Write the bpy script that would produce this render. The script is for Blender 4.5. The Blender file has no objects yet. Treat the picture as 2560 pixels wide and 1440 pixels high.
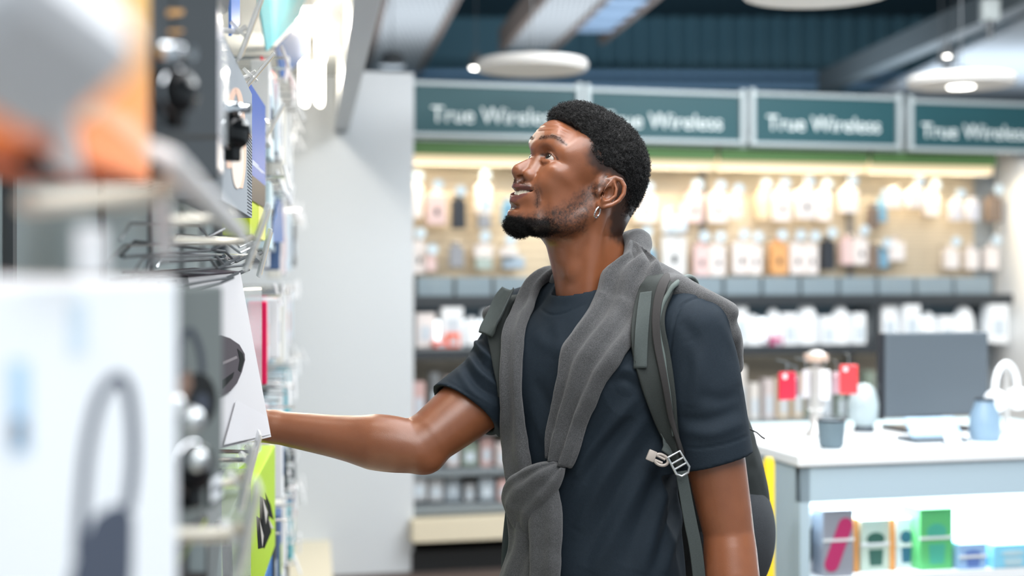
import bpy, bmesh, math, random
import numpy as np
from mathutils import Vector, Matrix
from mathutils.bvhtree import BVHTree

scene = bpy.context.scene
# ------------------------------------------------------------------ camera
FPX = 3556.0                      # focal length in pixels of the 2560 px wide frame (50 mm lens)
CAMZ = 1.5; HOR = 690.0           # eye height, image row of the horizon
cam = bpy.data.cameras.new('camera'); cam_o = bpy.data.objects.new('camera', cam)
scene.collection.objects.link(cam_o); scene.camera = cam_o
cam_o.location = (0, 0, CAMZ); cam_o.rotation_euler = (math.pi/2, 0, 0)
cam.sensor_width = 36; cam.lens = FPX/2560*36; cam.shift_y = -(720-HOR)/2560
cam.dof.use_dof = True; cam.dof.focus_distance = 2.40; cam.dof.aperture_fstop = 2.1
cam.clip_start = 0.05; cam.clip_end = 100

# ------------------------------------------------------------------ world, exposure, lights
world = bpy.data.worlds.new('world'); scene.world = world; world.use_nodes = True
bg = world.node_tree.nodes['Background']; bg.inputs['Color'].default_value = (0.80, 0.92, 1.0, 1); bg.inputs['Strength'].default_value = 0.66
scene.view_settings.view_transform = 'Standard'; scene.view_settings.look = 'None'
scene.view_settings.exposure = 0.10; scene.view_settings.gamma = 1.0; scene.view_settings.use_curve_mapping = False

def area(name, loc, target, size, sizey, power, col):
    l = bpy.data.lights.new(name, 'AREA'); l.shape = 'RECTANGLE'; l.size = size; l.size_y = sizey; l.energy = power; l.color = col
    o = bpy.data.objects.new(name, l); scene.collection.objects.link(o); o.location = loc
    o.rotation_euler = (Vector(target)-Vector(loc)).to_track_quat('-Z', 'Y').to_euler()
    return o
LIGHTS = [
 # unseen area lights, added overhead to brighten the shop
 ('fill_light_aisle', (0.9, 2.2, 3.25), (0.9, 2.2, 0), 2.2, 3.2, 120, (.97, .98, 1)),
 ('fill_light_counter', (2.1, 4.6, 3.25), (2.1, 4.6, 0), 2.4, 2.4, 150, (.93, .98, 1)),
 ('fill_light_rear', (1.9, 6.0, 3.3), (1.9, 6.2, 0), 2.6, 1.4, 88, (.96, .98, 1)),
 ('key_light_man', (-0.55, 1.6, 3.0), (0.1, 2.4, 1.5), 0.5, 0.8, 135, (1, .95, .90)),  # added key light aimed at the man, not a fitting of the shop
 ('fill_light_front', (0.5, -0.2, 3.2), (0.4, 0.6, 0), 2.0, 1.4, 60, (.97, .99, 1)),  # unseen fill added by the camera for the near goods and the man
 ('ceiling_fill_uplight', (1.2, 9.9, 2.5), (1.2, 9.9, 4), 7.0, 1.6, 105, (.80, .90, 1)),  # hidden behind the rear fixture, added to brighten the ceiling
]
for L in LIGHTS: area(*L)

# ------------------------------------------------------------------ helpers
C = scene.collection
def P(px, py, Y):
    """image point at depth Y -> world point"""
    return Vector(((px-1280)/FPX*Y, Y, CAMZ-(py-HOR)/FPX*Y))
def link(name, me, mat=None, parent=None):
    o = bpy.data.objects.new(name, me); C.objects.link(o)
    if mat is not None and not me.materials: me.materials.append(mat)
    if parent is not None: o.parent = parent
    return o
def tag(o, label=None, cat=None, group=None, kind=None):
    if label: o['label'] = label
    if cat: o['category'] = cat
    if group: o['group'] = group
    if kind: o['kind'] = kind
    return o
def empty(name, loc=(0,0,0), rz=0, label=None, cat=None, group=None):
    o = bpy.data.objects.new(name, None); C.objects.link(o); o.location = loc; o.rotation_euler = (0,0,rz)
    o.empty_display_size = .05
    return tag(o, label, cat, group)
_mc = {}
def mat(name, col, rough=.5, metal=0., spec=.5, emit=None, es=0., alpha=1., trans=0., ior=1.45, noise=0., nscale=60., bump=0., bscale=200., coat=0., sub=0.):
    if name in _mc: return _mc[name]
    m = bpy.data.materials.new(name); m.use_nodes = True; nt = m.node_tree; b = nt.nodes['Principled BSDF']
    b.inputs['Base Color'].default_value = (*col, 1); b.inputs['Roughness'].default_value = rough
    b.inputs['Metallic'].default_value = metal; b.inputs['Specular IOR Level'].default_value = spec
    b.inputs['Alpha'].default_value = alpha; b.inputs['Transmission Weight'].default_value = trans; b.inputs['IOR'].default_value = ior
    b.inputs['Coat Weight'].default_value = coat
    if emit: b.inputs['Emission Color'].default_value = (*emit, 1); b.inputs['Emission Strength'].default_value = es
    tc = nt.nodes.new('ShaderNodeTexCoord')
    if noise:
        n = nt.nodes.new('ShaderNodeTexNoise'); n.inputs['Scale'].default_value = nscale; n.inputs['Detail'].default_value = 5
        nt.links.new(tc.outputs['Object'], n.inputs['Vector'])
        r = nt.nodes.new('ShaderNodeMix'); r.data_type = 'RGBA'
        r.inputs['A'].default_value = (*[c*(1-noise) for c in col], 1); r.inputs['B'].default_value = (*[min(1, c*(1+noise)) for c in col], 1)
        nt.links.new(n.outputs['Fac'], r.inputs['Factor']); nt.links.new(r.outputs['Result'], b.inputs['Base Color'])
    if bump:
        n2 = nt.nodes.new('ShaderNodeTexNoise'); n2.inputs['Scale'].default_value = bscale; n2.inputs['Detail'].default_value = 3
        nt.links.new(tc.outputs['Object'], n2.inputs['Vector'])
        bp = nt.nodes.new('ShaderNodeBump'); bp.inputs['Strength'].default_value = bump; bp.inputs['Distance'].default_value = .002
        nt.links.new(n2.outputs['Fac'], bp.inputs['Height']); nt.links.new(bp.outputs['Normal'], b.inputs['Normal'])
    _mc[name] = m
    return m
def srgb(r, g, b):
    f = lambda c: (c/255/12.92) if c/255 <= .04045 else ((c/255+.055)/1.055)**2.4
    return (f(r), f(g), f(b))

class MB:
    """collects boxes, tubes, lathes ... into one mesh"""
    def __init__(s): s.v = []; s.f = []; s.sm = []
    def add(s, vs, fs, smooth=False):
        n = len(s.v); s.v += [tuple(v) for v in vs]; s.f += [tuple(i+n for i in f) for f in fs]; s.sm += [smooth]*len(fs); return s
    def box(s, lo, hi, M=None, bev=0.):
        (x0,y0,z0),(x1,y1,z1) = lo, hi
        if bev <= 0:
            vs = [(x0,y0,z0),(x1,y0,z0),(x1,y1,z0),(x0,y1,z0),(x0,y0,z1),(x1,y0,z1),(x1,y1,z1),(x0,y1,z1)]
            fs = [(0,3,2,1),(4,5,6,7),(0,1,5,4),(1,2,6,5),(2,3,7,6),(3,0,4,7)]
            if M: vs = [M@Vector(v) for v in vs]
            return s.add(vs, fs)
        bm = bmesh.new(); bmesh.ops.create_cube(bm, size=1)
        for v in bm.verts:
            v.co = Vector(((x0+x1)/2+v.co.x*(x1-x0), (y0+y1)/2+v.co.y*(y1-y0), (z0+z1)/2+v.co.z*(z1-z0)))
        bmesh.ops.bevel(bm, geom=bm.edges[:], offset=bev, segments=2, profile=.5, affect='EDGES')
        bm.verts.index_update(); vs = [M@v.co if M else v.co.copy() for v in bm.verts]; fs = [[v.index for v in f.verts] for f in bm.faces]; bm.free()
        return s.add(vs, fs)
    def tube(s, pts, r, n=8, cap=True, M=None):
        pts = [Vector(p) for p in pts]; rs = r if isinstance(r, (list, tuple)) else [r]*len(pts)
        vs = []; up = Vector((0,0,1)); pu = None
        for i, p in enumerate(pts):
            t = (pts[min(i+1, len(pts)-1)]-pts[max(i-1, 0)]).normalized()
            if pu is None:
                a = up if abs(t.z) < .9 else Vector((1,0,0)); u = t.cross(a).normalized()
            else:
                u = (pu - t*pu.dot(t)).normalized()
            w = t.cross(u); pu = u
            for k in range(n):
                a = 2*math.pi*k/n; vs.append(p+u*(math.cos(a)*rs[i])+w*(math.sin(a)*rs[i]))
        fs = []
        for i in range(len(pts)-1):
            for k in range(n):
                fs.append((i*n+k, i*n+(k+1)%n, (i+1)*n+(k+1)%n, (i+1)*n+k))
        if cap: fs.append(tuple(range(n-1, -1, -1))); fs.append(tuple((len(pts)-1)*n+k for k in range(n)))
        if M: vs = [M@v for v in vs]
        return s.add(vs, fs, True)
    def lathe(s, prof, n=24, M=None, cap=True):
        vs = []; fs = []
        for (r, z) in prof:
            for k in range(n):
                a = 2*math.pi*k/n; vs.append(Vector((r*math.cos(a), r*math.sin(a), z)))
        for i in range(len(prof)-1):
            for k in range(n): fs.append((i*n+k, i*n+(k+1)%n, (i+1)*n+(k+1)%n, (i+1)*n+k))
        if cap: fs.append(tuple(range(n-1, -1, -1))); fs.append(tuple((len(prof)-1)*n+k for k in range(n)))
        if M: vs = [M@v for v in vs]
        return s.add(vs, fs, True)
    def prism(s, poly, y0, y1, M=None):
        """polygon in xz extruded along y"""
        n = len(poly); vs = [Vector((x, y0, z)) for x, z in poly]+[Vector((x, y1, z)) for x, z in poly]
        fs = [tuple(range(n)), tuple(range(2*n-1, n-1, -1))]+[(i, i+n, (i+1) % n+n, (i+1) % n) for i in range(n)]
        if M: vs = [M@v for v in vs]
        return s.add(vs, fs)
    def build(s, name, m, parent=None):
        me = bpy.data.meshes.new(name); me.from_pydata([tuple(v) for v in s.v], [], s.f)
        me.polygons.foreach_set('use_smooth', s.sm); me.validate(); me.update()
        bm = bmesh.new(); bm.from_mesh(me); bmesh.ops.recalc_face_normals(bm, faces=bm.faces[:]); bm.to_mesh(me); bm.free()
        if any(s.sm):
            try: me.set_sharp_from_angle(angle=math.radians(40))
            except Exception: pass
        return link(name, me, m, parent)
def ellipse_pts(cx, cz, rx, rz, n=20, a0=0, a1=2*math.pi):
    return [(cx+rx*math.cos(a0+(a1-a0)*i/n), cz+rz*math.sin(a0+(a1-a0)*i/n)) for i in range(n if a1-a0 > 6.28 else n+1)]
def text_obj(name, body, size, m, parent, M, align='CENTER', extrude=.001):
    cu = bpy.data.curves.new(name, 'FONT'); cu.body = body; cu.size = size; cu.align_x = align; cu.align_y = 'CENTER'; cu.extrude = extrude
    o = bpy.data.objects.new(name+'_tmp', cu); C.objects.link(o)
    dg = bpy.context.evaluated_depsgraph_get(); me = bpy.data.meshes.new_from_object(o.evaluated_get(dg)); bpy.data.objects.remove(o)
    me.name = name; me.materials.clear(); r = link(name, me, m, parent); r.matrix_local = M
    return r

# ------------------------------------------------------------------ numpy noise and implicit surfaces
def _hash(i, j, k, seed):
    h = (i.astype(np.int64)*374761393 + j.astype(np.int64)*668265263 + k.astype(np.int64)*2147483647 + seed*1274126177) & 0xffffffff
    h = ((h ^ (h >> 13))*1274126177) & 0xffffffff
    h = h ^ (h >> 16)
    return (h & 0xffff)/65535.0
def vnoise(p, seed=0):
    q = np.floor(p).astype(np.int64); f = p-q; f = f*f*(3-2*f); r = 0
    for a in (0,1):
        for b in (0,1):
            for c in (0,1):
                w = (f[:,0] if a else 1-f[:,0])*(f[:,1] if b else 1-f[:,1])*(f[:,2] if c else 1-f[:,2])
                r = r + w*_hash(q[:,0]+a, q[:,1]+b, q[:,2]+c, seed)
    return r*2-1
def fbm(p, oct=3, seed=0):
    r = 0; a = 1; 
    for o in range(oct): r = r+a*vnoise(p*(2**o)+17.3*o, seed+o); a *= .5
    return r

class Field:
    def __init__(s, lo, hi, h):
        s.lo = np.array(lo, float); s.h = h
        s.n = np.maximum(2, np.ceil((np.array(hi)-s.lo)/h).astype(int)+1)
        s.ax = [(s.lo[i]+h*np.arange(s.n[i])).astype(np.float32) for i in range(3)]
        s.v = np.full(s.n, .5, np.float32)
    def _sl(s, lo, hi, k):
        m = k+3*s.h; sl = []
        for i in range(3):
            a = int(np.clip(np.floor((lo[i]-m-s.lo[i])/s.h), 0, s.n[i])); b = int(np.clip(np.ceil((hi[i]+m-s.lo[i])/s.h)+1, 0, s.n[i]))
            if b <= a: return None
            sl.append(slice(a, b))
        return tuple(sl)
    def _op(s, fn, lo, hi, k, mode):
        sl = s._sl(lo, hi, k)
        if sl is None: return s
        X = s.ax[0][sl[0]][:,None,None]; Y = s.ax[1][sl[1]][None,:,None]; Z = s.ax[2][sl[2]][None,None,:]
        d = fn(X, Y, Z); a = s.v[sl]
        if mode == 'sub': a = -a
        if k > 0:
            hh = np.clip(.5+.5*(a-d)/k, 0, 1); r = a*(1-hh)+d*hh-k*hh*(1-hh)
        else: r = np.minimum(a, d)
        s.v[sl] = -r if mode == 'sub' else r
        return s
    def ell(s, c, r, k=.01, R=None, mode='add'):
        c = np.array(c, float); r = np.array(r, float); R = np.eye(3) if R is None else np.array(R)
        ext = np.sqrt(((R*r)**2).sum(1))
        def fn(X, Y, Z):
            x, y, z = X-c[0], Y-c[1], Z-c[2]
            u = [(x*R[0,i]+y*R[1,i]+z*R[2,i]) for i in range(3)]
            k0 = np.sqrt(sum((u[i]/r[i])**2 for i in range(3))); k1 = np.sqrt(sum((u[i]/r[i]**2)**2 for i in range(3)))
            return k0*(k0-1)/np.maximum(k1, 1e-9)
        return s._op(fn, c-ext, c+ext, k, mode)
    def chain(s, pts, rs, k=.01, mode='add'):
        pts = [np.array(p, float) for p in pts]; rs = list(rs) if hasattr(rs, '__len__') else [rs]*len(pts)
        def fn(X, Y, Z):
            D = None
            for i in range(len(pts)-1):
                a, b, ra, rb = pts[i], pts[i+1], rs[i], rs[i+1]; ab = b-a; L = max(ab@ab, 1e-12)
                x, y, z = X-a[0], Y-a[1], Z-a[2]
                t = np.clip((x*ab[0]+y*ab[1]+z*ab[2])/L, 0, 1)
                d = np.sqrt((x-t*ab[0])**2+(y-t*ab[1])**2+(z-t*ab[2])**2)-(ra+(rb-ra)*t)
                D = d if D is None else np.minimum(D, d)
            return D
        A = np.array(pts); r = np.array(rs)[:,None]
        return s._op(fn, (A-r).min(0), (A+r).max(0), k, mode)
    def half(s, nrm, d, k=0.):
        """keep nrm.p < d"""
        e = (s.ax[0][:,None,None]*nrm[0]+s.ax[1][None,:,None]*nrm[1]+s.ax[2][None,None,:]*nrm[2]-d).astype(np.float32)
        s.v = np.maximum(s.v, e) if k <= 0 else -smin_np(-s.v, -e, k)
        return s
    def mesh(s):
        v = s.v; v[0]=v[-1]=.1; v[:,0]=v[:,-1]=.1; v[:,:,0]=v[:,:,-1]=.1
        ins = v < 0
        cnt = np.zeros(np.array(v.shape)-1, np.int8)
        for a in (0,1):
            for b in (0,1):
                for c in (0,1):
                    cnt += ins[a:v.shape[0]-1+a, b:v.shape[1]-1+b, c:v.shape[2]-1+c]
        act = np.argwhere((cnt > 0) & (cnt < 8)); idx = np.full(cnt.shape, -1, np.int32)
        idx[act[:,0], act[:,1], act[:,2]] = np.arange(len(act))
        cor = {}
        for a in (0,1):
            for b in (0,1):
                for c in (0,1): cor[a,b,c] = v[act[:,0]+a, act[:,1]+b, act[:,2]+c]
        acc = np.zeros((len(act),3)); num = np.zeros(len(act))
        for (p, q) in [((0,0,0),(1,0,0)),((0,1,0),(1,1,0)),((0,0,1),(1,0,1)),((0,1,1),(1,1,1)),((0,0,0),(0,1,0)),((1,0,0),(1,1,0)),((0,0,1),(0,1,1)),((1,0,1),(1,1,1)),((0,0,0),(0,0,1)),((1,0,0),(1,0,1)),((0,1,0),(0,1,1)),((1,1,0),(1,1,1))]:
            A, B = cor[p], cor[q]; m = (A < 0) != (B < 0); t = np.where(m, A/np.where(m, A-B, 1), 0)
            pt = np.array(p)+t[:,None]*(np.array(q)-np.array(p)); acc += pt*m[:,None]; num += m
        vert = s.lo+s.h*(act+acc/num[:,None])
        faces = []
        for ax in range(3):
            n = list(v.shape); sl0 = [slice(None)]*3; sl1 = [slice(None)]*3; sl0[ax] = slice(0, n[ax]-1); sl1[ax] = slice(1, n[ax])
            A = ins[tuple(sl0)]; B = ins[tuple(sl1)]
            e = np.argwhere(A != B); flip = A[e[:,0], e[:,1], e[:,2]]
            o1, o2 = (ax+1) % 3, (ax+2) % 3
            ok = (e[:,o1] > 0) & (e[:,o2] > 0) & (e[:,o1] < n[o1]-1) & (e[:,o2] < n[o2]-1); e = e[ok]; flip = flip[ok]
            def g(d1, d2):
                q = e.copy(); q[:,o1] -= d1; q[:,o2] -= d2; return idx[q[:,0], q[:,1], q[:,2]]
            quad = np.stack([g(1,1), g(0,1), g(0,0), g(1,0)], 1); quad[~flip] = quad[~flip][:, ::-1]
            faces.append(quad)
        return vert, np.concatenate(faces)
def smin_np(a, b, k):
    h = np.clip(.5+.5*(a-b)/k, 0, 1); return a*(1-h)+b*h-k*h*(1-h)
def np_mesh(name, v, f, cols=None, smooth=True):
    me = bpy.data.meshes.new(name); v = np.asarray(v, np.float32); f = np.asarray(f, np.int32); nv = f.shape[1]
    me.vertices.add(len(v)); me.vertices.foreach_set('co', v.ravel())
    me.loops.add(f.size); me.loops.foreach_set('vertex_index', f.ravel())
    me.polygons.add(len(f)); me.polygons.foreach_set('loop_start', np.arange(0, f.size, nv, dtype=np.int32)); me.polygons.foreach_set('loop_total', np.full(len(f), nv, np.int32))
    me.polygons.foreach_set('use_smooth', np.full(len(f), smooth)); me.update(); me.validate()
    for n, c in (cols or {}).items():
        at = me.attributes.new(n, 'FLOAT', 'POINT'); at.data.foreach_set('value', np.asarray(c, np.float32))
    return me
def np_normals(v, f):
    n = np.zeros_like(v); fn = np.cross(v[f[:,2]]-v[f[:,0]], v[f[:,3]]-v[f[:,1]])
    for i in range(4): np.add.at(n, f[:,i], fn)
    return n/np.maximum(np.linalg.norm(n, axis=1), 1e-12)[:,None]
def sstep(a, b, x):
    t = np.clip((x-a)/(b-a), 0, 1); return t*t*(3-2*t)
def poly_sdf(px, pz, poly):
    """signed distance to a 2-D polygon (negative inside)"""
    d = np.full(np.shape(px), 1e9); inside = np.zeros(np.shape(px), bool); n = len(poly)
    for i in range(n):
        ax, az = poly[i]; bx, bz = poly[(i+1) % n]; ex, ez = bx-ax, bz-az
        wx, wz = px-ax, pz-az; t = np.clip((wx*ex+wz*ez)/(ex*ex+ez*ez), 0, 1)
        d = np.minimum(d, (wx-t*ex)**2+(wz-t*ez)**2)
        inside ^= ((az > pz) != (bz > pz)) & (px < (bx-ax)*(pz-az)/((bz-az) if bz != az else 1e-12)+ax)
    d = np.sqrt(d); return np.where(inside, -d, d)
# ================================================================== the setting
WROT = math.atan(.25); WU = Vector((math.cos(WROT), math.sin(WROT), 0)); WN = Vector((math.sin(WROT), -math.cos(WROT), 0)); WO = Vector((0, 7.78, 0))
MW = Matrix.Translation(WO) @ Matrix.Rotation(WROT, 4, 'Z')          # x along the rear wall, -y towards the shop
def wp(px, py, d=0.):
    """image point on the plane d in front of the rear wall -> (s, z)"""
    a = (px-1280)/FPX; o = WO+WN*d; k = WU.y/WU.x
    Y = (o.y-k*o.x)/(1-k*a); X = a*Y; s = (Vector((X, Y, 0))-o).dot(WU)
    return s, CAMZ-(py-HOR)/FPX*Y
def wobj(name, mb, m, parent=None):
    """mesh written in rear-wall coordinates"""
    o = mb.build(name, m, parent)
    if parent is None or parent.get('wall_frame') is None: o.matrix_world = MW
    return o
def wempty(name, s, d, z, label=None, cat=None, group=None):
    e = empty(name, (0,0,0), 0, label, cat, group); e.matrix_world = MW @ Matrix.Translation((s, -d, z)); return e
floor_m = mat('floor_carpet', (.085,.062,.055), .8, noise=.25, nscale=30, bump=.3, bscale=300)
o = MB().box((-4,-1,-.05), (8,18,0)).build('floor', floor_m); tag(o, kind='structure')
deck_m = mat('ceiling_deck', (.022,.052,.070), .6)
o = MB().box((-6,-1,3.9), (10,18,4.0)).build('ceiling', deck_m); tag(o, kind='structure')
# corrugated far wall above the fixtures
far_m = mat('far_wall_teal', (.105,.235,.300), .55)
o = MB().box((-6,13.2,0), (10,13.4,3.95)).build('wall_far', far_m); tag(o, kind='structure')
rib = None
for i in range(44):
    x = .55+i*.16
    if rib is None:
        r0 = MB().prism([(-.05,0),(.05,0),(.03,.001)], 0, .001).build('rib', far_m); bpy.data.objects.remove(r0)
        mb = MB(); mb.add([(-.055,0,2.3),(.055,0,2.3),(.028,-.05,2.3),(-.028,-.05,2.3),(-.055,0,3.9),(.055,0,3.9),(.028,-.05,3.9),(-.028,-.05,3.9)], [(0,1,2,3),(7,6,5,4),(0,4,5,1),(1,5,6,2),(2,6,7,3),(3,7,4,0)]); ro = mb.build('rib', far_m, o); rib = ro.data; ro.location = (x,13.2,0)
    else: ro = link('rib', rib, far_m, o); ro.location = (x,13.2,0)
# service run under the corrugated wall, blue light gleam put into its colour
blue_m = mat('blue_gleam_duct', (.24,.42,.62), .4)
run = empty('service_run', (1.6,12.70,3.22), label='pipes and cable trays above the rear fixture, blue gleam in their colour', cat='pipes')
for k, (dz, r) in enumerate(((0,.040),(.10,.030))):
    mb = MB(); mb.tube([(-3.2,0,dz), (5.0,.25,dz)], r, 10); mb.build('pipe', blue_m, run)
# perforated ceiling trays running down the shop
def perf_mat():
    m = bpy.data.materials.new('perforated_metal'); m.use_nodes = True; nt = m.node_tree; b = nt.nodes['Principled BSDF']
    tc = nt.nodes.new('ShaderNodeTexCoord'); mp = nt.nodes.new('ShaderNodeMapping'); mp.inputs['Scale'].default_value = (28,10,28); nt.links.new(tc.outputs['Object'], mp.inputs['Vector'])
    v = nt.nodes.new('ShaderNodeTexVoronoi'); v.inputs['Scale'].default_value = 1; v.inputs['Randomness'].default_value = 0; nt.links.new(mp.outputs['Vector'], v.inputs['Vector'])
    r = nt.nodes.new('ShaderNodeValToRGB'); r.color_ramp.elements[0].position = .30; r.color_ramp.elements[1].position = .42
    r.color_ramp.elements[0].color = (.16,.17,.18,1); r.color_ramp.elements[1].color = (.62,.61,.60,1)
    nt.links.new(v.outputs['Distance'], r.inputs['Fac']); nt.links.new(r.outputs['Color'], b.inputs['Base Color']); b.inputs['Roughness'].default_value = .45; b.inputs['Metallic'].default_value = .2
    return m
pm = perf_mat(); edge_m = mat('tray_edge', (.16,.12,.10), .5)
GROT = math.atan(.14)
def tray(x0, x1, Ya, Yb, z, m, label, louv=False):
    e = empty('ceiling_tray', (0,0,z), label=label, cat='ceiling tray'); e['group'] = 'ceiling trays'
    def q(x, Y): return x-.14*(Y-9.28)
    mb = MB(); vs = [(q(x0,Ya),Ya,0),(q(x1,Ya),Ya,0),(q(x1,Yb),Yb,0),(q(x0,Yb),Yb,0)]; vs += [(a,b,.06) for a,b,c in vs]
    if not louv:
        mb.add(vs, [(0,3,2,1),(4,5,6,7),(0,1,5,4),(1,2,6,5),(2,3,7,6),(3,0,4,7)]); mb.build('tray_panel', m, e)
    else:
        n = int((Yb-Ya)/.35); base = None
        for i in range(n):
            Y = Ya+i*.35; mb = MB(); mb.box((q(x0,Y),Y,0), (q(x1,Y),Y+.20,.05)); mb.build('louvre', m, e)
    for x in (x0, x1):
        mb = MB(); vs = [(q(x-.02,Ya),Ya,-.02),(q(x+.02,Ya),Ya,-.02),(q(x+.02,Yb),Yb,-.02),(q(x-.02,Yb),Yb,-.02)]; vs += [(a,b,.16) for a,b,c in vs]
        mb.add(vs, [(0,3,2,1),(4,5,6,7),(0,1,5,4),(1,2,6,5),(2,3,7,6),(3,0,4,7)]); mb.build('tray_rail', edge_m, e)
tray(-.835,-.365, 4,12.6, 3.3, pm, 'perforated grey ceiling tray nearest the left shelf')
tray(.20,.60, 4,11.3, 3.3, pm, 'perforated grey ceiling tray in the middle of the ceiling')
tray(.63,.99, 4,11.3, 3.36, mat('louvre_blue', (.34,.46,.62), .4), 'ceiling tray of blue-grey cross slats beside the middle tray', True)
# steel beam and white ceiling raft, upper right
bm_ = empty('ceiling_beam', (2.85,7,3.0), label='grey steel beam crossing the upper right', cat='beam')
mb = MB(); mb.add([(.20,-2,0),(.34,-2,0),(-.22,4.6,0),(-.36,4.6,0),(.20,-2,.16),(.34,-2,.16),(-.22,4.6,.16),(-.36,4.6,.16)], [(0,3,2,1),(4,5,6,7),(0,1,5,4),(1,2,6,5),(2,3,7,6),(3,0,4,7)]); mb.build('beam_web', mat('beam_steel', (.10,.12,.13), .5), bm_)
raft = empty('ceiling_raft', (4.1,9.5,2.96), label='pale suspended ceiling raft at the upper right', cat='ceiling panel')
mb = MB(); mb.box((-1.15,-2.6,0), (1.6,2.6,.05), bev=.01); mb.build('raft_panel', mat('raft_white', (.40,.43,.46), .6), raft)
mb = MB()
for x in (-.8, 1.0): 
    mb = MB(); mb.tube([(x,-1.5,.05),(x,-1.5,.9)], .008, 6); mb.build('hanger', mat('steel_wire', (.4,.4,.4), .3, .8), raft)

# ------------------------------------------------------------------ round pendant lamps
lamp_w = mat('lamp_disc', (.72,.70,.68), .5)
def pendant(x, y, z, lit, label):
    e = empty('pendant_lamp', (x,y,z), label=label, cat='lamp', group='round pendant lamps')
    mb = MB(); mb.lathe([(.001,.002),(.05,.002),(.20,.0),(.252,.008),(.262,.030),(.252,.052),(.06,.072),(.001,.076)], 48); mb.build('shade', lamp_w, e)
    mb = MB(); mb.lathe([(.001,.07),(.06,.07),(.055,.085),(.02,.098),(.001,.098)], 20); mb.build('lamp_housing', mat('lamp_grey', (.14,.15,.16), .4, .5), e)
    mb = MB(); mb.tube([(0,0,.08),(0,0,1.3)], .003, 6); mb.build('suspension', mat('lamp_grey', (.14,.15,.16)), e)
    if lit:
        mb = MB(); mb.lathe([(.001,-.004),(.06,-.003),(.068,.006),(.001,.012)], 28); mb.build('lamp_lens', mat('lamp_glow', (1,1,1), .4, emit=(1,.97,.9), es=9), e)
    return e
pendant(.093, 6.6, 2.447, False, 'white disc pendant lamp above the leftmost green sign')
pendant(2.21, 7.0, 2.43, True, 'white disc pendant lamp with glowing centre at the upper right')
pendant(1.05, 4.9, 2.46, False, 'white disc pendant lamp cut by the top edge of the picture')
# track spotlights and small fittings
def spot(p, r, m, label, on=True):
    e = empty('track_spotlight', p, label=label, cat='spotlight', group='small ceiling spotlights')
    mb = MB(); mb.lathe([(.001,.08),(r*.7,.08),(r,.0),(r*.9,-.005),(.001,-.005)], 18); mb.build('housing', mat('lamp_grey', (.14,.15,.16)), e)
    mb = MB(); mb.lathe([(.001,-.012),(r*.6,-.010),(r*.85,-.004),(.001,-.002)], 18); mb.build('lens', m, e)
    mb = MB(); mb.tube([(0,0,.07),(0,0,.9)], .003, 6); mb.build('stem', mat('lamp_grey', (.14,.15,.16)), e)
glow = mat('lamp_glow_bright', (1,1,1), .4, emit=(1,.96,.88), es=14)
spot(P(1190,168,8.6), .045, glow, 'small lit ceiling spotlight left of the disc lamp')
spot(P(980,165,8.9), .085, mat('frosted', (.5,.55,.58), .3), 'unlit dome fitting under the left perforated tray')
spot(P(2368,138,8.2), .022, glow, 'tiny bright spotlight highest above the right disc lamp')
spot(P(2352,160,8.2), .020, mat('frosted', (.5,.55,.58), .3), 'tiny dull spotlight in the cluster above the right disc lamp')
spot(P(2385,158,8.2), .020, mat('frosted', (.5,.55,.58), .3), 'tiny grey spotlight right of the bright one above the disc lamp')
spot(P(2368,185,8.2), .024, glow, 'tiny bright spotlight just above the right disc lamp')
e = empty('emergency_light', P(2474,25,8.0), label='small frosted box lamp on the beam at top right', cat='lamp')
mb = MB(); mb.box((-.05,-.04,-.06),(.05,.04,.06), bev=.012); mb.build('diffuser', mat('frost_box', (.62,.68,.68), .3), e); mb = MB(); mb.tube([(0,0,-.06),(0,0,-.16)], .02, 10); mb.build('bracket', mat('lamp_grey', (.14,.15,.16)), e)

# ------------------------------------------------------------------ partition at the end of the left gondola
wall_m = mat('partition_paint', (.62,.65,.68), .6)
s0, _ = wp(700, 700, .42); s1_, _ = wp(1034, 700, .42)
o = MB().box((s0-.25,-.42,0), (s1_,-.02,2.53)).build('wall_partition', wall_m); o.matrix_world = MW; tag(o, kind='structure')
o = MB().box((-9,.03,0), (8,.20,2.50)).build('wall_rear', mat('rear_wall_paint', (.30,.33,.35), .7)); o.matrix_world = MW; tag(o, kind='structure')
# right end panel, bright and slanting towards the shop
sr, _ = wp(2492, 700, .0)
mb = MB(); mb.add([(sr,.02,0),(sr,-.55,0),(sr,-.55,1.62),(sr,-.30,2.15),(sr,.02,2.28)]+[(sr+.12,y,z) for y,z in ((.02,0),(-.55,0),(-.55,1.62),(-.30,2.15),(.02,2.28))], [(0,1,2,3,4),(9,8,7,6,5),(0,5,6,1),(1,6,7,2),(2,7,8,3),(3,8,9,4),(4,9,5,0)])
o = mb.build('wall_end_panel', mat('end_panel_white', (.86,.86,.85), .5)); o.matrix_world = MW; tag(o, kind='structure')
mb = MB(); mb.box((sr+.12,-1.5,0), (sr+2.5,.0,2.3)); o = mb.build('wall_right', mat('end_panel_white', (.86,.86,.85), .5)); o.matrix_world = MW; tag(o, kind='structure')
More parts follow.
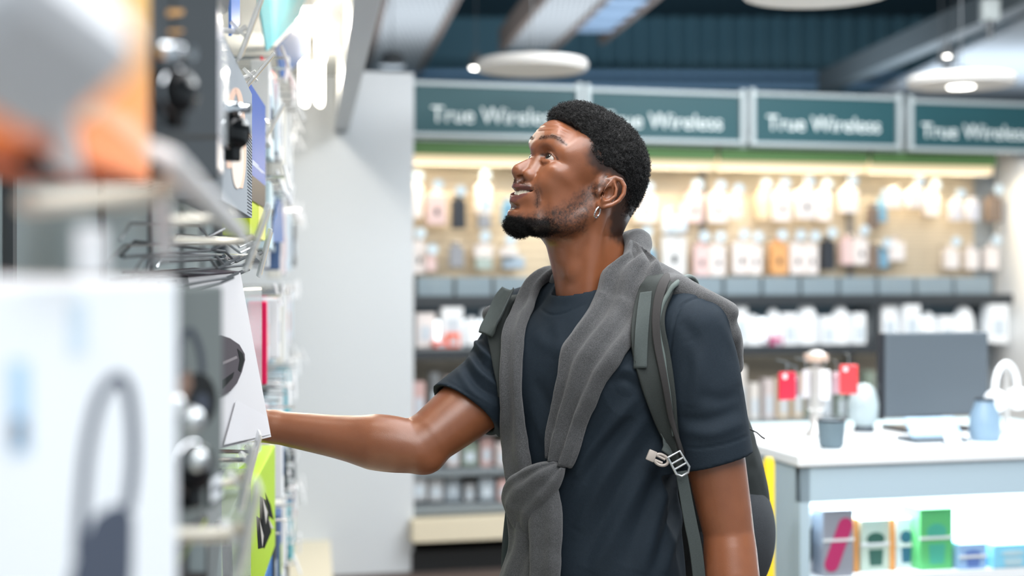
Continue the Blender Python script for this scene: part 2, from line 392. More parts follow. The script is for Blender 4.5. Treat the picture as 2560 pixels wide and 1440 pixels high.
# ================================================================== rear display wall
ORD = ['first','second','third','fourth','fifth','sixth','seventh','eighth','ninth','tenth','eleventh','twelfth','thirteenth','fourteenth','fifteenth','sixteenth','seventeenth','eighteenth','nineteenth','twentieth','twenty-first','twenty-second','twenty-third','twenty-fourth','twenty-fifth','twenty-sixth','twenty-seventh','twenty-eighth','twenty-ninth','thirtieth']
sign_m = mat('sign_teal', (.012,.072,.088), .45); frame_m = mat('sign_frame', (.46,.52,.54), .4, .2); letter_m = mat('sign_letters', (.80,.86,.86), .5, emit=(.8,.95,1), es=.12)
DS = .30
names = ['leftmost', 'second from left', 'third from left', 'rightmost']
PAN = [((1036,1437),(213,331),(1238,292)), ((1475,1846),(230,343),(1655,305)), ((1886,2236),(240,355),(2058,313)), ((2280,2600),(258,368),(2436,332))]
for i, ((xa,xb),(yt,yb),(tx,ty)) in enumerate(PAN):
    sa, zt = wp(xa, yt, DS); sb_, _ = wp(xb, yt, DS); _, zb = wp(xa, yb, DS); st, tz = wp(tx, ty, DS)
    e = wempty('aisle_sign', (sa+sb_)/2, DS, zb, '%s dark teal aisle sign reading True Wireless' % names[i], 'sign', 'aisle signs on the rear wall')
    w = sb_-sa; h = zt-zb
    mb = MB(); mb.box((-w/2,-.012,0), (w/2,.012,h)); mb.build('sign_panel', sign_m, e)
    text_obj('lettering', 'True Wireless', .118, letter_m, e, Matrix.Translation((st-(sa+sb_)/2, -.014, tz-zb)) @ Matrix.Rotation(math.pi/2, 4, 'X'))
    for x in (-w/2-.035, w/2+.005):
        mb = MB(); mb.box((x,-.03,-.022), (x+.03,.02,h+.04), bev=.004); mb.build('frame_post', frame_m, e)
    for z in (h, -.022):
        mb = MB(); mb.box((-w/2-.005,-.025,z), (w/2+.005,.02,z+.022), bev=.004); mb.build('frame_rail', frame_m, e)
# green valance and warm light strips below the signs
green_m = mat('valance_green', (.065,.15,.045), .6); strip_m = mat('light_strip', (.55,.47,.34), .5, emit=(1,.76,.44), es=.55)
BAY = [wp(x, 390, .28)[0] for x in (1020,1425,1800,2180,2500)]
for i in range(4):
    a, b = BAY[i], BAY[i+1]; zg = wp(1280, 357, .25)[1]; zg2 = wp(1280, 390, .25)[1]; zl = wp(1280, 403, .25)[1]
    e = wempty('valance', (a+b)/2, .25, zg2, 'green valance strip under the %s teal sign' % names[i], 'valance', 'green valances')
    w = b-a-.02; mb = MB(); mb.box((-w/2,-.01,0), (w/2,.01,zg-zg2)); mb.build('fabric', green_m, e)
    mb = MB(); mb.box((-w/2,-.012,zg-zg2), (w/2,.015,zg-zg2+.012)); mb.build('rail', frame_m, e)
    e = wempty('light_strip', (a+b)/2, .20, zl, 'warm glowing light strip under the %s teal sign' % names[i], 'light strip', 'warm light strips')
    mb = MB(); mb.box((-w/2,-.03,-.02), (w/2,.03,.05), bev=.006); mb.build('diffuser', strip_m, e)
    mb = MB(); mb.box((-w/2,-.02,.05), (w/2,.16,.07)); mb.build('housing', frame_m, e)
    ar = area('strip_light', (0,0,0), (0,0,-1), w, .06, 7.5, (1,.84,.60)); ar.matrix_world = MW @ Matrix.Translation(((a+b)/2, -.16, zl-.035)) @ Matrix.Rotation(math.radians(-32), 4, 'X')
# slatwall: every slat a board
slat_m = mat('slatwall_cream', (.60,.51,.38), .55, noise=.06, nscale=8)
zt = wp(1280, 408, 0)[1]; zb = wp(1280, 738, 0)[1]; ns = 15; ph_ = (zt-zb)/ns
sl_back = MB().box((BAY[0],-.0,0), (BAY[4],.03,2.3)).build('wall_slatwall', mat('slat_groove', (.40,.35,.28), .7)); sl_back.matrix_world = MW; tag(sl_back, kind='structure')
for i in range(4):
    w = BAY[i+1]-BAY[i]-.006; me = None
    for k in range(ns):
        if me is None:
            mb = MB(); mb.box((0,-.014,.004), (w,.0,ph_-.006)); o = mb.build('slat', slat_m, sl_back); me = o.data
        else: o = link('slat', me, slat_m, sl_back)
        o.location = (BAY[i]+.003, 0, zb+k*ph_)
for i in (1,2,3):
    mb = MB(); mb.box((BAY[i]-.02,-.03,.3), (BAY[i]+.02,-.014,zt)); o = mb.build('upright', mat('upright_grey', (.20,.19,.18), .5), sl_back)
# hanging packs: (px centre, y top, y bottom, width px, colour, dark print)
Wt=(.80,.74,.72); Pk=(.74,.55,.54); Gr=(.30,.31,.34); Bk=(.03,.035,.045); Bl=(.18,.36,.50); Cr=(.72,.60,.42); Br=(.20,.15,.12); Or=(.75,.38,.15)
ROWA = [(1040,465,545,28,Wt,0),(1090,485,562,46,Pk,1),(1146,500,572,32,Bk,0),(1207,462,535,38,Wt,1),(1209,537,572,30,Gr,0),(1270,510,560,30,Bl,0),(1612,490,556,52,Wt,1),(1668,535,582,26,(.66,.74,.82),0),(1702,540,580,24,(.62,.72,.82),0),(1734,484,556,40,Pk,1),(1792,486,557,46,Wt,1),(1836,494,546,32,Wt,1),(1905,482,548,30,Cr,0),(1952,480,553,46,Wt,1),(2012,476,548,50,Wt,1),(2056,482,552,38,Wt,1),(2120,474,532,46,Wt,0),(2180,520,574,26,Br,0),(2202,506,556,24,Bl,0),(2232,480,520,40,Wt,0),(2286,476,520,44,Wt,0),(2326,484,540,38,Wt,1),(2388,506,552,30,(.62,.62,.68),0),(2430,506,552,30,(.64,.64,.70),0),(2482,494,556,40,Br,0)]
ROWB = [(1046,605,684,32,Wt,1),(1076,645,678,24,Pk,0),(1140,618,668,34,Gr,0),(1207,612,645,46,Wt,0),(1208,646,674,40,(.42,.50,.46),0),(1270,620,640,44,Wt,0),(1282,642,672,54,(.36,.45,.54),0),(1608,600,650,38,(.62,.70,.74),0),(1618,625,662,36,Bl,0),(1682,590,690,62,(.72,.72,.72),1),(1751,612,690,40,Pk,1),(1791,612,690,40,Wt,1),(1850,606,686,48,Wt,1),(1884,612,686,36,Wt,1),(1944,608,686,44,Or,1),(1990,608,686,42,Wt,1),(2026,610,686,34,Wt,1),(2068,602,675,34,Bk,0),(2116,600,662,36,Pk,0),(2148,596,662,40,Wt,1),(2180,622,674,26,Br,0),(2204,628,670,28,Bl,0),(2238,606,652,44,Wt,0),(2376,624,672,38,Wt,0),(2426,624,674,36,Wt,0),(2476,620,674,38,Wt,0)]
def cname(c): return {Wt:'white',Pk:'pinkish white',Gr:'grey',Bk:'black',Bl:'blue',Cr:'cream',Br:'brown',Or:'orange-edged white'}.get(c, 'pale grey')
dot_m = mat('print_dark', (.02,.025,.03), .4); hook_m = mat('hook_chrome', (.5,.52,.54), .25, .9); tag_m = mat('round_tag', (.60,.72,.80), .4)
def pack(row, j, px, yt, yb, w, col, dot, rowname, nm):
    d = .10+.05*((j*7) % 3)/2; s, z1 = wp(px, yt, d); _, z0 = wp(px, yb, d); sc = FPX/7.8; ww = w/sc; h = z1-z0
    e = wempty(nm, s, d, z0, '%s hanging pack%s, %s from the left in the %s row' % (cname(col), ' with dark product print' if dot else '', ORD[j], rowname), 'package', 'packs on the %s row of the slatwall' % rowname)
    m = mat('pack_%02d%02d%02d' % tuple(int(c*99) for c in col), col, .5)
    mb = MB(); mb.box((-ww/2,-.028,0), (ww/2,.028,h), bev=.004); b_ = mb.build('carton', m, e)
    mb = MB(); mb.prism([(-.02,h),(.02,h),(.016,h+.03),(-.016,h+.03)], -.001, .001); mb.build('hang_tab', m, e)
    if dot:
        mb = MB(); n = 12; cz = h*.42; mb.prism(ellipse_pts(0, cz, ww*.13, h*.12, n), -.0295, -.028); mb.build('product_print', dot_m, b_)
    mb = MB(); mb.tube([(0,d-.012,h+.02),(0,-.05,h+.02),(0,-.06,h+.03)], .004, 6); mb.build('hook', hook_m, e)
    if (j+row) % 2 == 0 or dot:
        mb = MB(); mb.lathe([(.001,0),(.030,0),(.030,.004),(.001,.004)], 16, Matrix.Translation((0,-.062,h+.045)) @ Matrix.Rotation(math.pi/2, 4, 'X')); mb.build('price_tag', tag_m, e)
for j, r in enumerate(ROWA): pack(0, j, *r, 'upper', 'hanging_pack')
for j, r in enumerate(ROWB): pack(1, j, *r, 'lower', 'hanging_pack')
# clear bins and dark shelf below the slatwall
bin_m = mat('smoked_acrylic', (.32,.40,.45), .2, alpha=.75)
edges = list(range(1040, 2500, 96))
for j, xa in enumerate(edges[:-1]):
    if 1330 < xa < 1560: continue
    a, _ = wp(xa+4, 715, .16); b, _ = wp(edges[j+1]-4, 715, .16); z1 = wp(xa, 692, .16)[1]; z0 = wp(xa, 740, .16)[1]
    e = wempty('acrylic_bin', (a+b)/2, .16, z0, 'smoked clear acrylic bin, %s from the left on the dark shelf' % ORD[j], 'bin', 'acrylic bins under the slatwall')
    w = b-a; mb = MB(); mb.box((-w/2,-.004,0), (w/2,.004,z1-z0)); mb.build('front_pane', bin_m, e)
    for x in (-w/2, w/2-.004): mb = MB(); mb.box((x,.004,0), (x+.004,.13,z1-z0)); mb.build('side_pane', bin_m, e)
    random.seed(j); 
    for k in range(3):
        c = [(.55,.57,.6),(.16,.18,.2),(.4,.36,.33),(.25,.4,.5)][random.randrange(4)]
        x = -w/2+w*(k+.5)/3; hh = (z1-z0)*random.uniform(.5,1.0); mb = MB(); mb.box((x-w*.13,.03,.002), (x+w*.13,.10,hh), bev=.004); it = mb.build('small_carton', mat('bin_item_%d' % int(c[0]*100), c, .5), e)
shelf_m = mat('shelf_dark', (.030,.036,.042), .5); shelf_g = mat('shelf_grey', (.20,.23,.25), .5)
def wshelf(name, x0, x1, yt, yb, d, m, label, depth=None, back=.085):
    a = wp(x0, yt, d)[0]; b = wp(x1, yt, d)[0]; z1 = wp((x0+x1)/2, yt, d)[1]; z0 = wp((x0+x1)/2, yb, d)[1]
    e = wempty(name, (a+b)/2, d, z0, label, 'shelf', 'shelves of the rear wall'); w = b-a
    mb = MB(); mb.box((-w/2,0,0), (w/2,d-back,z1-z0)); mb.build('board', m, e)
    mb = MB(); mb.box((-w/2,-.012,-.006), (w/2,0,z1-z0+.006), bev=.003); mb.build('front_edge', m, e)
    return e
wshelf('shelf', 1030, 2530, 740, 762, .26, shelf_m, 'long dark shelf right under the slatwall')
wshelf('shelf', 1030, 2480, 868, 886, .32, shelf_m, 'dark shelf under the lit white display')
wshelf('shelf', 1030, 2300, 1056, 1068, .36, shelf_g, 'grey shelf at elbow height behind the man')
wshelf('shelf', 1030, 1900, 1164, 1176, .38, shelf_g, 'grey shelf second from the bottom at the rear')
wshelf('shelf', 1030, 1900, 1250, 1268, .40, shelf_g, 'lowest grey shelf at the rear wall')
e = wshelf('base_deck', 1030, 1900, 1284, 1334, .50, mat('base_cream', (.74,.66,.50), .5), 'cream base deck of the rear fixture'); e['category'] = 'base'
a = wp(1030,1360,.44)[0]; b = wp(2000,1360,.44)[0]
o = MB().box((a,-.44,0), (b,-.02,.105)).build('baseboard_rear', mat('kick_black', (.008,.009,.010), .5)); o.matrix_world = MW; tag(o, kind='structure')
# lit cabinet: backlight, dividers and white packs
back_m = mat('backlight', (1,1,1), .5, emit=(.86,.95,1), es=2.4)
e = wempty('backlight_panel', 0, .055, 1.0, 'white backlit panel behind the middle display shelf', 'light panel')
xs = [wp(x, 830, .03)[0] for x in (1036,1800,1830,2180,2210,2480)]; za = wp(1280, 862, .03)[1]-1.0; zb2 = wp(1280, 800, .03)[1]-1.0
for k in (0,2,4):
    mb = MB(); mb.box((xs[k],-.006,za), (xs[k+1],.006,zb2)); mb.build('diffuser', back_m, e)
mb = MB(); mb.box((xs[0],-.002,za), (xs[5],.012,wp(1280,764,.03)[1]-1.0)); mb.build('backing', mat('cabinet_back', (.05,.08,.10), .5), e)
for j, px in enumerate((1816, 2190, 2484)):
    s, _ = wp(px, 800, .26); mb = MB(); mb.box((-.022,-.26,0), (.022,-.07,wp(px,764,.26)[1]-wp(px,866,.26)[1])); e = wempty('divider', s, .0, wp(px,866,.26)[1], '%s black upright of the lit display shelf' % ['left','middle','right'][j], 'divider', 'uprights'); mb.build('panel', shelf_m, e)
white_m = mat('white_carton', (.86,.88,.90), .45); 
def stand_item(kind, px, yt, yb, w, d, col, label, j, cat='package', grp='white packs on the lit shelf'):
    s, z1 = wp(px, yt, d); _, z0 = wp(px, yb, d); ww = w/(FPX/7.7); h = z1-z0
    e = wempty(kind, s, d, z0, label, cat, grp); m = mat('item_%02d%02d%02d' % tuple(int(c*99) for c in col), col, .45)
    if 'dome' in kind:
        mb = MB(); mb.lathe([(.001,0),(ww/2,0),(ww/2,h*.5),(ww*.42,h*.75),(ww*.25,h*.94),(.001,h)], 24); mb.build('cover', m, e); mb = MB(); mb.lathe([(ww/2+.004,0),(ww/2+.004,.015),(ww/2-.01,.015)], 24, cap=False); mb.build('base_ring', shelf_g, e)
    else:
        mb = MB(); mb.box((-ww/2,-.04,0), (ww/2,.04,h), bev=.005); c = mb.build('carton', m, e)
        mb = MB(); mb.box((-ww*.3,-.0415,h*.2), (ww*.3,-.040,h*.62)); mb.build('label_print', mat('print_pale', (.55,.62,.68), .5), c)
    return e
LIT = [('white_box',1062,782,868,46,Wt),('white_box',1128,752,868,52,(.86,.88,.90)),('display_dome',1178,790,868,44,(.86,.88,.90)),('white_box',1226,775,868,40,(.86,.88,.90)),
 ('white_box',1290,770,868,44,(.86,.88,.90)),('display_dome',1350,760,868,52,(.86,.88,.90)),('white_box',1420,764,868,46,(.86,.88,.90)),('white_box',1490,780,868,50,(.86,.88,.90)),('display_dome',1560,768,868,50,(.86,.88,.90)),('white_box',1630,760,868,46,(.86,.88,.90)),('display_dome',1700,775,868,54,(.86,.88,.90)),('white_box',1765,768,868,44,(.86,.88,.90)),
 ('white_box',1845,758,868,38,(.86,.88,.90)),('display_dome',1880,786,868,56,(.86,.88,.90)),('display_dome',1932,768,868,44,(.86,.88,.90)),('white_box',1968,782,868,38,(.86,.88,.90)),('display_dome',2016,752,868,58,(.86,.88,.90)),('white_box',2064,790,868,34,(.86,.88,.90)),('display_dome',2100,760,868,52,(.86,.88,.90)),('white_box',2142,782,868,34,(.86,.88,.90)),
 ('white_box',2216,760,868,44,(.86,.88,.90)),('white_box',2272,752,868,48,(.86,.88,.90)),('display_dome',2320,778,868,40,(.86,.88,.90)),('white_box',2360,790,868,40,(.86,.88,.90)),('display_dome',2408,762,868,58,(.86,.88,.90)),('white_box',2488,760,858,58,(.86,.88,.90))]
for j, (k, px, yt, yb, w, c) in enumerate(LIT):
    stand_item(k, px, yt, yb, w, .20+.03*(j % 2), c, '%s white %s from the left on the lit shelf' % (ORD[j], 'dome' if 'dome' in k else 'carton'), j)
stand_item('red_box', 1130, 832, 868, 32, .27, (.80,.13,.05), 'orange-red carton standing on the lit shelf at the left', 0, grp=None); stand_item('red_box', 1100, 852, 868, 34, .28, (.85,.10,.04), 'small bright red carton low on the lit shelf at the left', 0, grp=None)
stand_item('magenta_box', 1938, 842, 866, 24, .28, (.55,.03,.18), 'small magenta carton on the lit shelf', 0, grp=None)
# goods on the lower shelves
random.seed(4); COL = [(.62,.55,.54),(.16,.17,.18),(.45,.46,.48),(.60,.40,.38),(.70,.66,.62),(.22,.27,.22),(.30,.34,.38),(.66,.52,.36)]
CN = ['pale pink','black','grey','rose','off-white','dark green','slate','tan']
for (yt0, yb, x0, x1, st, rn, dd) in ((905,1056,1045,1860,40,'shelf behind the man\'s elbow',.26),(1085,1164,1045,1860,42,'second lowest rear shelf',.28),(1178,1250,1045,1860,42,'lowest rear shelf',.30),(905,1056,1880,2230,36,'rear shelf behind the counter',.26)):
    x = x0; j = 0
    while x < x1:
        k = random.randrange(8); w = st*random.uniform(.6,.92); yt = yt0+random.uniform(0,(yb-yt0)*.45)
        stand_item('shelf_carton', x, yt, yb, w, dd+random.uniform(-.02,.03), COL[k], '%s carton, %s from the left on the %s' % (CN[k], ORD[j], rn), j, grp='cartons on the '+rn)
        x += st; j += 1

# ================================================================== white counter, right
CROT = math.atan(.25); CO = Vector((.806, 3.98, 0)); MC = Matrix.Translation(CO) @ Matrix.Rotation(CROT, 4, 'Z')    # x along the front, y back
def cempty(name, x, y, z, rz=0, label=None, cat=None, group=None):
    e = empty(name, (0,0,0), 0, label, cat, group); e.matrix_world = MC @ Matrix.Translation((x,y,z)) @ Matrix.Rotation(rz, 4, 'Z'); return e
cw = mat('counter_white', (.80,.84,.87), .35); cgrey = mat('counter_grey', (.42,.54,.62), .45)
counter = cempty('display_counter', 0, 0, 0, 0, 'white display counter with open lit shelf at right', 'counter')
CT = 1.0; CWd = 2.2; CD = .62
mb = MB(); mb.box((-.01,-.01,CT-.035), (CWd,CD,CT), bev=.006); mb.build('worktop', cw, counter)
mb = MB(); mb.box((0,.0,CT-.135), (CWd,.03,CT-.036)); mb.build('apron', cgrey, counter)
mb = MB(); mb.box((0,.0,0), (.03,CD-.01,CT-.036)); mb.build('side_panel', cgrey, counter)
mb = MB(); mb.box((.03,CD-.04,0), (CWd,CD-.01,CT-.036)); mb.build('back_panel', mat('counter_back', (.88,.93,.95), .5), counter)
mb = MB(); mb.box((.03,.02,.615), (CWd,CD-.04,.645)); mb.build('shelf_board', cw, counter)
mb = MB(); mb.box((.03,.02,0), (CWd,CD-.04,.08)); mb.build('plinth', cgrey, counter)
mb = MB(); mb.box((.05,.06,CT-.052), (CWd-.05,.10,CT-.040)); mb.build('shelf_light', mat('shelf_glow', (1,1,1), .5, emit=(.92,.98,1), es=14), counter)
ar = area('counter_shelf_light', (0,0,0), (0,0,-1), CWd-.1, .10, 26, (.92,.98,1)); ar.matrix_world = MC @ Matrix.Translation((CWd/2, .16, CT-.06)) @ Matrix.Rotation(math.radians(-14), 4, 'X')
# boxes on the counter shelf: px left,right on the front, top y, depth back from the front edge
def cpx(px, py, y):
    """pixel on counter plane y -> x, z"""
    o = MC @ Vector((0,y,0)); u = (MC.to_3x3() @ Vector((1,0,0))); a = (px-1280)/FPX; k = u.y/u.x
    Y = (o.y-k*o.x)/(1-k*a); return (Vector((a*Y,Y,0))-o).dot(u), CAMZ-(py-HOR)/FPX*Y
def spk_box(xa, xb, yt, y, col, prn, label, kind, bands=()):
    a, z1 = cpx(xa, yt, y); b, _ = cpx(xb, yt, y); z0 = .645; w = b-a; h = z1-z0
    e = cempty('speaker_box', (a+b)/2, y, z0, 0, label, 'package', 'boxed gadgets on the counter shelf')
    m = mat('spk_%02d%02d%02d' % tuple(int(c*99) for c in col), col, .4)
    mb = MB(); mb.box((-w/2,0,0), (w/2,w*1.0,h), bev=.003); c = mb.build('carton', m, e)
    pmn = mat('spkp_%02d%02d%02d' % tuple(int(q*99) for q in prn), prn, .5); mb = MB()
    if kind == 'pill':
        M_ = Matrix.Translation((.0,0,h*.48)) @ Matrix.Rotation(.38, 4, 'Y'); pts = [(.018*1*math.cos(t)*w/.075, (h*.30 if math.sin(t) > 0 else -h*.30)+.018*math.sin(t)*w/.075) for t in np.linspace(0, 2*math.pi, 24, endpoint=False)]
        mb.prism(pts, -.0016, -.0005, M_)
    else:
        mb.prism(ellipse_pts(0, h*.62, w*.30, h*.13, 18), -.0016, -.0005); mb.prism([(-w*.20,h*.10),(w*.22,h*.10),(w*.26,h*.42),(-w*.24,h*.42)], -.0016, -.0005)
    mb.build('product_print', pmn, c)
    for bz in bands:
        mb = MB(); mb.box((-w/2-.001,-.003,h*bz-.004), (w/2+.001,0,h*bz+.004)); mb.build('security_band', mat('security_band', (.66,.70,.72), .4), e)
    return e
spk_box(1998,2056,1284,.10,(.62,.64,.66),(.03,.04,.05),'grey carton with slim black flask print at the counter end','pill')
spk_box(2058,2134,1276,.03,(.26,.28,.33),(.42,.03,.13),'dark grey carton with maroon tube speaker print','pill',(.55,))
spk_box(2152,2226,1300,.08,(.42,.52,.46),(.03,.10,.08),'grey-green carton with dark round speaker print','round',(.52,))
spk_box(2240,2290,1296,.10,(.58,.68,.74),(.03,.12,.20),'pale blue carton with navy speaker print','round',(.45,))
spk_box(2300,2382,1272,.05,(.10,.44,.16),(.06,.36,.26),'bright green carton with teal print','round',(.52,))
spk_box(2398,2466,1360,.03,(.26,.42,.66),(.10,.18,.45),'blue carton with navy print, low on the counter shelf','round',(.5,))
spk_box(2484,2580,1362,.02,(.22,.58,.78),(.40,.58,.66),'sky blue carton at the right end of the counter shelf','round')
# orange edge cards between the cartons
for px, lab in ((2142,'tan divider card left of the grey-green carton'),(2233,'orange divider card between green and pale blue cartons')):
    a, z1 = cpx(px, 1298, .07); e = cempty('divider_card', a, .07, .645, 0, lab, 'card'); mb = MB(); mb.box((-.006,0,0),(.006,.09,z1-.645)); mb.build('card', mat('card_orange', (.62,.28,.08), .6), e); mb = MB(); mb.box((-.008,0,0),(.008,.09,.006)); mb.build('foot', mat('card_orange', (.62,.28,.08), .6), e)
# yellow post behind the counter end
yp = empty('yellow_post', P(1922, 1400, 3.80), label='yellow post standing between backpack and white counter', cat='post'); yp.location.z = 0
mb = MB(); mb.tube([(0,0,0),(0,0,1.00),(0,0,1.015)], [.016,.016,.010], 16); mb.build('tube', mat('post_yellow', (.85,.62,.02), .4), yp); mb = MB(); mb.lathe([(.001,0),(.10,0),(.10,.012),(.02,.02),(.001,.02)], 20); mb.build('foot', mat('post_yellow', (.85,.62,.02), .4), yp)
# things on the counter top
def ctop(px, py, y): x, z = cpx(px, py, y); return x, z
dark_m = mat('monitor_grey', (.085,.105,.125), .5); navy_g = mat('device_blue_grey', (.20,.30,.40), .4)
x0, z1 = ctop(2210, 832, .45); x1, z0 = ctop(2466, 1036, .45)
e = cempty('monitor', (x0+x1)/2, .45, CT, 0, 'large dark grey monitor seen from behind on the counter', 'monitor')
w = x1-x0; mb = MB(); mb.box((-w/2,-.012,z0-CT), (w/2,.025,z1-CT), bev=.006); mb.build('rear_cover', dark_m, e)
mb = MB(); mb.box((-w/2-.012,.0,z0-CT-.01), (-w/2+.002,.03,z1-CT), bev=.004); mb.build('bezel', mat('bezel_black', (.02,.022,.028), .4), e)
mb = MB(); mb.box((-.04,.026,.012), (.04,.06,(z0-CT)+.10), bev=.006); mb.build('stand_neck', mat('bezel_black', (.02,.022,.028), .4), e)
mb = MB(); mb.box((-.13,-.03,0), (.13,.12,.014), bev=.004); mb.build('stand_foot', mat('bezel_black', (.02,.022,.028), .4), e)
# case carousel with red and clear phone cases
xr, zr = ctop(2040, 1080, .40); e = cempty('case_carousel', xr, .40, CT, 0, 'chrome revolving stand hung with red and clear phone cases', 'display stand')
mb = MB(); mb.lathe([(.001,0),(.035,0),(.035,.012),(.02,.03),(.02,.08),(.030,.09),(.030,.21),(.012,.22),(.012,.232),(.034,.235),(.034,.255),(.02,.266),(.001,.27)], 24); mb.build('column', mat('carousel_steel', (.62,.60,.58), .3, .5), e)
mb = MB(); mb.lathe([(.034,.233),(.038,.235),(.038,.256),(.034,.258)], 24, cap=False); mb.build('top_cap', mat('copper_cap', (.70,.52,.42), .3, .3), e)
for k, (px, py0, py1, wpx, col, y, nm) in enumerate(((1968,930,1000,48,(.62,.02,.05),.33,'red'),(2015,925,995,22,(.55,.52,.54),.36,'clear'),(2062,925,1000,26,(.70,.70,.72),.34,'white'),(2092,930,985,22,(.42,.30,.34),.36,'plum'),(2122,912,985,42,(.80,.05,.06),.32,'bright red'),(1990,940,990,18,(.30,.16,.22),.37,'wine'))):
    xa, za = ctop(px, py0, y); _, zb_ = ctop(px, py1, y); ww = wpx/(FPX/4.6); c = cempty('phone_case', xa, y, zb_, (.25 if px < 2040 else -.25), '%s phone case hanging on the revolving stand' % nm, 'phone case', 'phone cases on the revolving stand')
    mb = MB(); mb.box((-ww/2,-.004,0), (ww/2,.006,za-zb_), bev=.003); sh = mb.build('shell', mat('case_'+nm.replace(' ','_'), col, .3, coat=.4), c)
    mb = MB(); mb.lathe([(.001,0),(ww*.14,0),(ww*.14,.002),(.001,.002)], 12, Matrix.Translation((-ww*.2,-.004,(za-zb_)*.85)) @ Matrix.Rotation(math.pi/2, 4, 'X')); mb.build('camera_ring', mat('case_ring', (.75,.7,.72), .3), sh)
    mb = MB(); mb.tube([(0,.0,za-zb_-.004),(0,.0,za-zb_+.03),(.0,.05,za-zb_+.035)], .002, 6); mb.build('hook', hook_m, c)
def clathe(name, px, pyb, y, prof, m, label, cat, extra=None):
    x, z = ctop(px, pyb, y); e = cempty(name, x, y, CT, 0, label, cat); mb = MB(); mb.lathe(prof, 28); mb.build('body', m, e); 
    if extra: extra(e)
    return e
def ring_top(r, z, m=None):
    def f(e): mb = MB(); mb.lathe([(r-.006,z),(r,z),(r,z+.006),(r-.006,z+.006)], 28, cap=False); mb.build('rim', m or mat('bezel_black', (.02,.022,.028)), e)
    return f
clathe('smart_speaker', 2078, 1090, .12, [(.001,0),(.028,0),(.036,.01),(.041,.075),(.040,.082),(.001,.084)], mat('speaker_blue_grey', (.12,.17,.20), .6), 'dark blue-grey tapered speaker beside the revolving stand', 'speaker', ring_top(.041,.078))
clathe('vase_speaker', 2462, 1075, .18, [(.001,0),(.042,0),(.048,.02),(.045,.075),(.030,.11),(.028,.125),(.001,.126)], navy_g, 'blue-grey bottle-shaped gadget at the right end of the counter', 'gadget', ring_top(.030,.122))
e = cempty('tablet_on_stand', ctop(2335,1075,.20)[0], .20, CT, 0, 'pale blue tablet lying on an angled stand on the counter', 'tablet')
mb = MB(); mb.box((-.085,-.004,0), (.085,.004,.075), Matrix.Translation((0,-.02,.014)) @ Matrix.Rotation(-.75, 4, 'X'), .003); mb.build('screen', mat('tablet_blue', (.30,.45,.60), .3), e); mb = MB(); mb.box((-.09,-.05,0),(.09,.07,.012), bev=.004); mb.build('stand', dark_m, e)
for px, py, lab in ((2148,1100,'silver price stand in front of the revolving case stand'),(2385,1085,'silver price stand in front of the tablet'),(1995,1098,'small white price stand at the counter end')):
    x, _ = ctop(px, py, .08); e = cempty('price_stand', x, .08, CT, 0, lab, 'price stand', 'price stands on the counter'); mb = MB(); mb.box((-.024,-.002,0),(.024,.002,.036), Matrix.Translation((0,0,.004)) @ Matrix.Rotation(-.5, 4, 'X')); mb.build('card', mat('price_card', (.72,.74,.76), .4), e); mb = MB(); mb.box((-.026,-.012,0),(.026,.022,.005)); mb.build('foot', mat('price_foot', (.30,.33,.36), .4), e)
# white headphones on a stand, right edge
e = cempty('headphones_on_stand', ctop(2515,1060,.36)[0], .36, CT, .5, 'white over-ear headphones hanging on a stand at the counter end', 'headphones')
mb = MB(); mb.tube([(.072*math.cos(t), 0, .135+.085*math.sin(t)) for t in np.linspace(-.2, math.pi+.2, 26)], .010, 10); mb.build('headband', white_m, e)
for s in (-1,1): mb = MB(); mb.lathe([(.001,-.016),(.030,-.016),(.036,-.004),(.036,.010),(.028,.016),(.001,.016)], 24, Matrix.Translation((s*.070,0,.105)) @ Matrix.Rotation(math.pi/2, 4, 'Y')); mb.build('ear_cup', white_m, e)
mb = MB(); mb.lathe([(.001,0),(.06,0),(.06,.008),(.01,.014),(.008,.20),(.001,.205)], 20); mb.build('stand', mat('carousel_steel', (.62,.60,.58)), e)
e = cempty('curved_case', ctop(2160,1010,.5)[0], .5, CT, 0, 'pale translucent round gadget behind the red phone cases', 'gadget'); mb = MB(); mb.lathe([(.001,.02),(.03,.02),(.05,.05),(.052,.09),(.04,.13),(.02,.15),(.001,.155)], 24); mb.build('globe', mat('pale_teal', (.42,.50,.52), .3), e); mb = MB(); mb.lathe([(.001,0),(.035,0),(.03,.022),(.001,.022)], 20); mb.build('foot', dark_m, e)
# second lower counter behind, pale blue edge
e = empty('rear_counter', P(2180,1200,5.6), label='pale blue-white table behind the counter', cat='table'); e.location.z = 0; e.rotation_euler.z = CROT
mb = MB(); mb.box((-.55,-.3,.86),(.75,.3,.90), bev=.006); mb.build('tabletop', mat('table_pale', (.55,.72,.78), .35), e)
for x in (-.5,.7):
    for y in (-.25,.25): mb = MB(); mb.box((x-.02,y-.02,0),(x+.02,y+.02,.86)); mb.build('leg', cgrey, e)
_mat = mat
def mat(*a, **k): k.setdefault('spec', .06); return _mat(*a, **k)       # matt print and card: no sheen at grazing angles
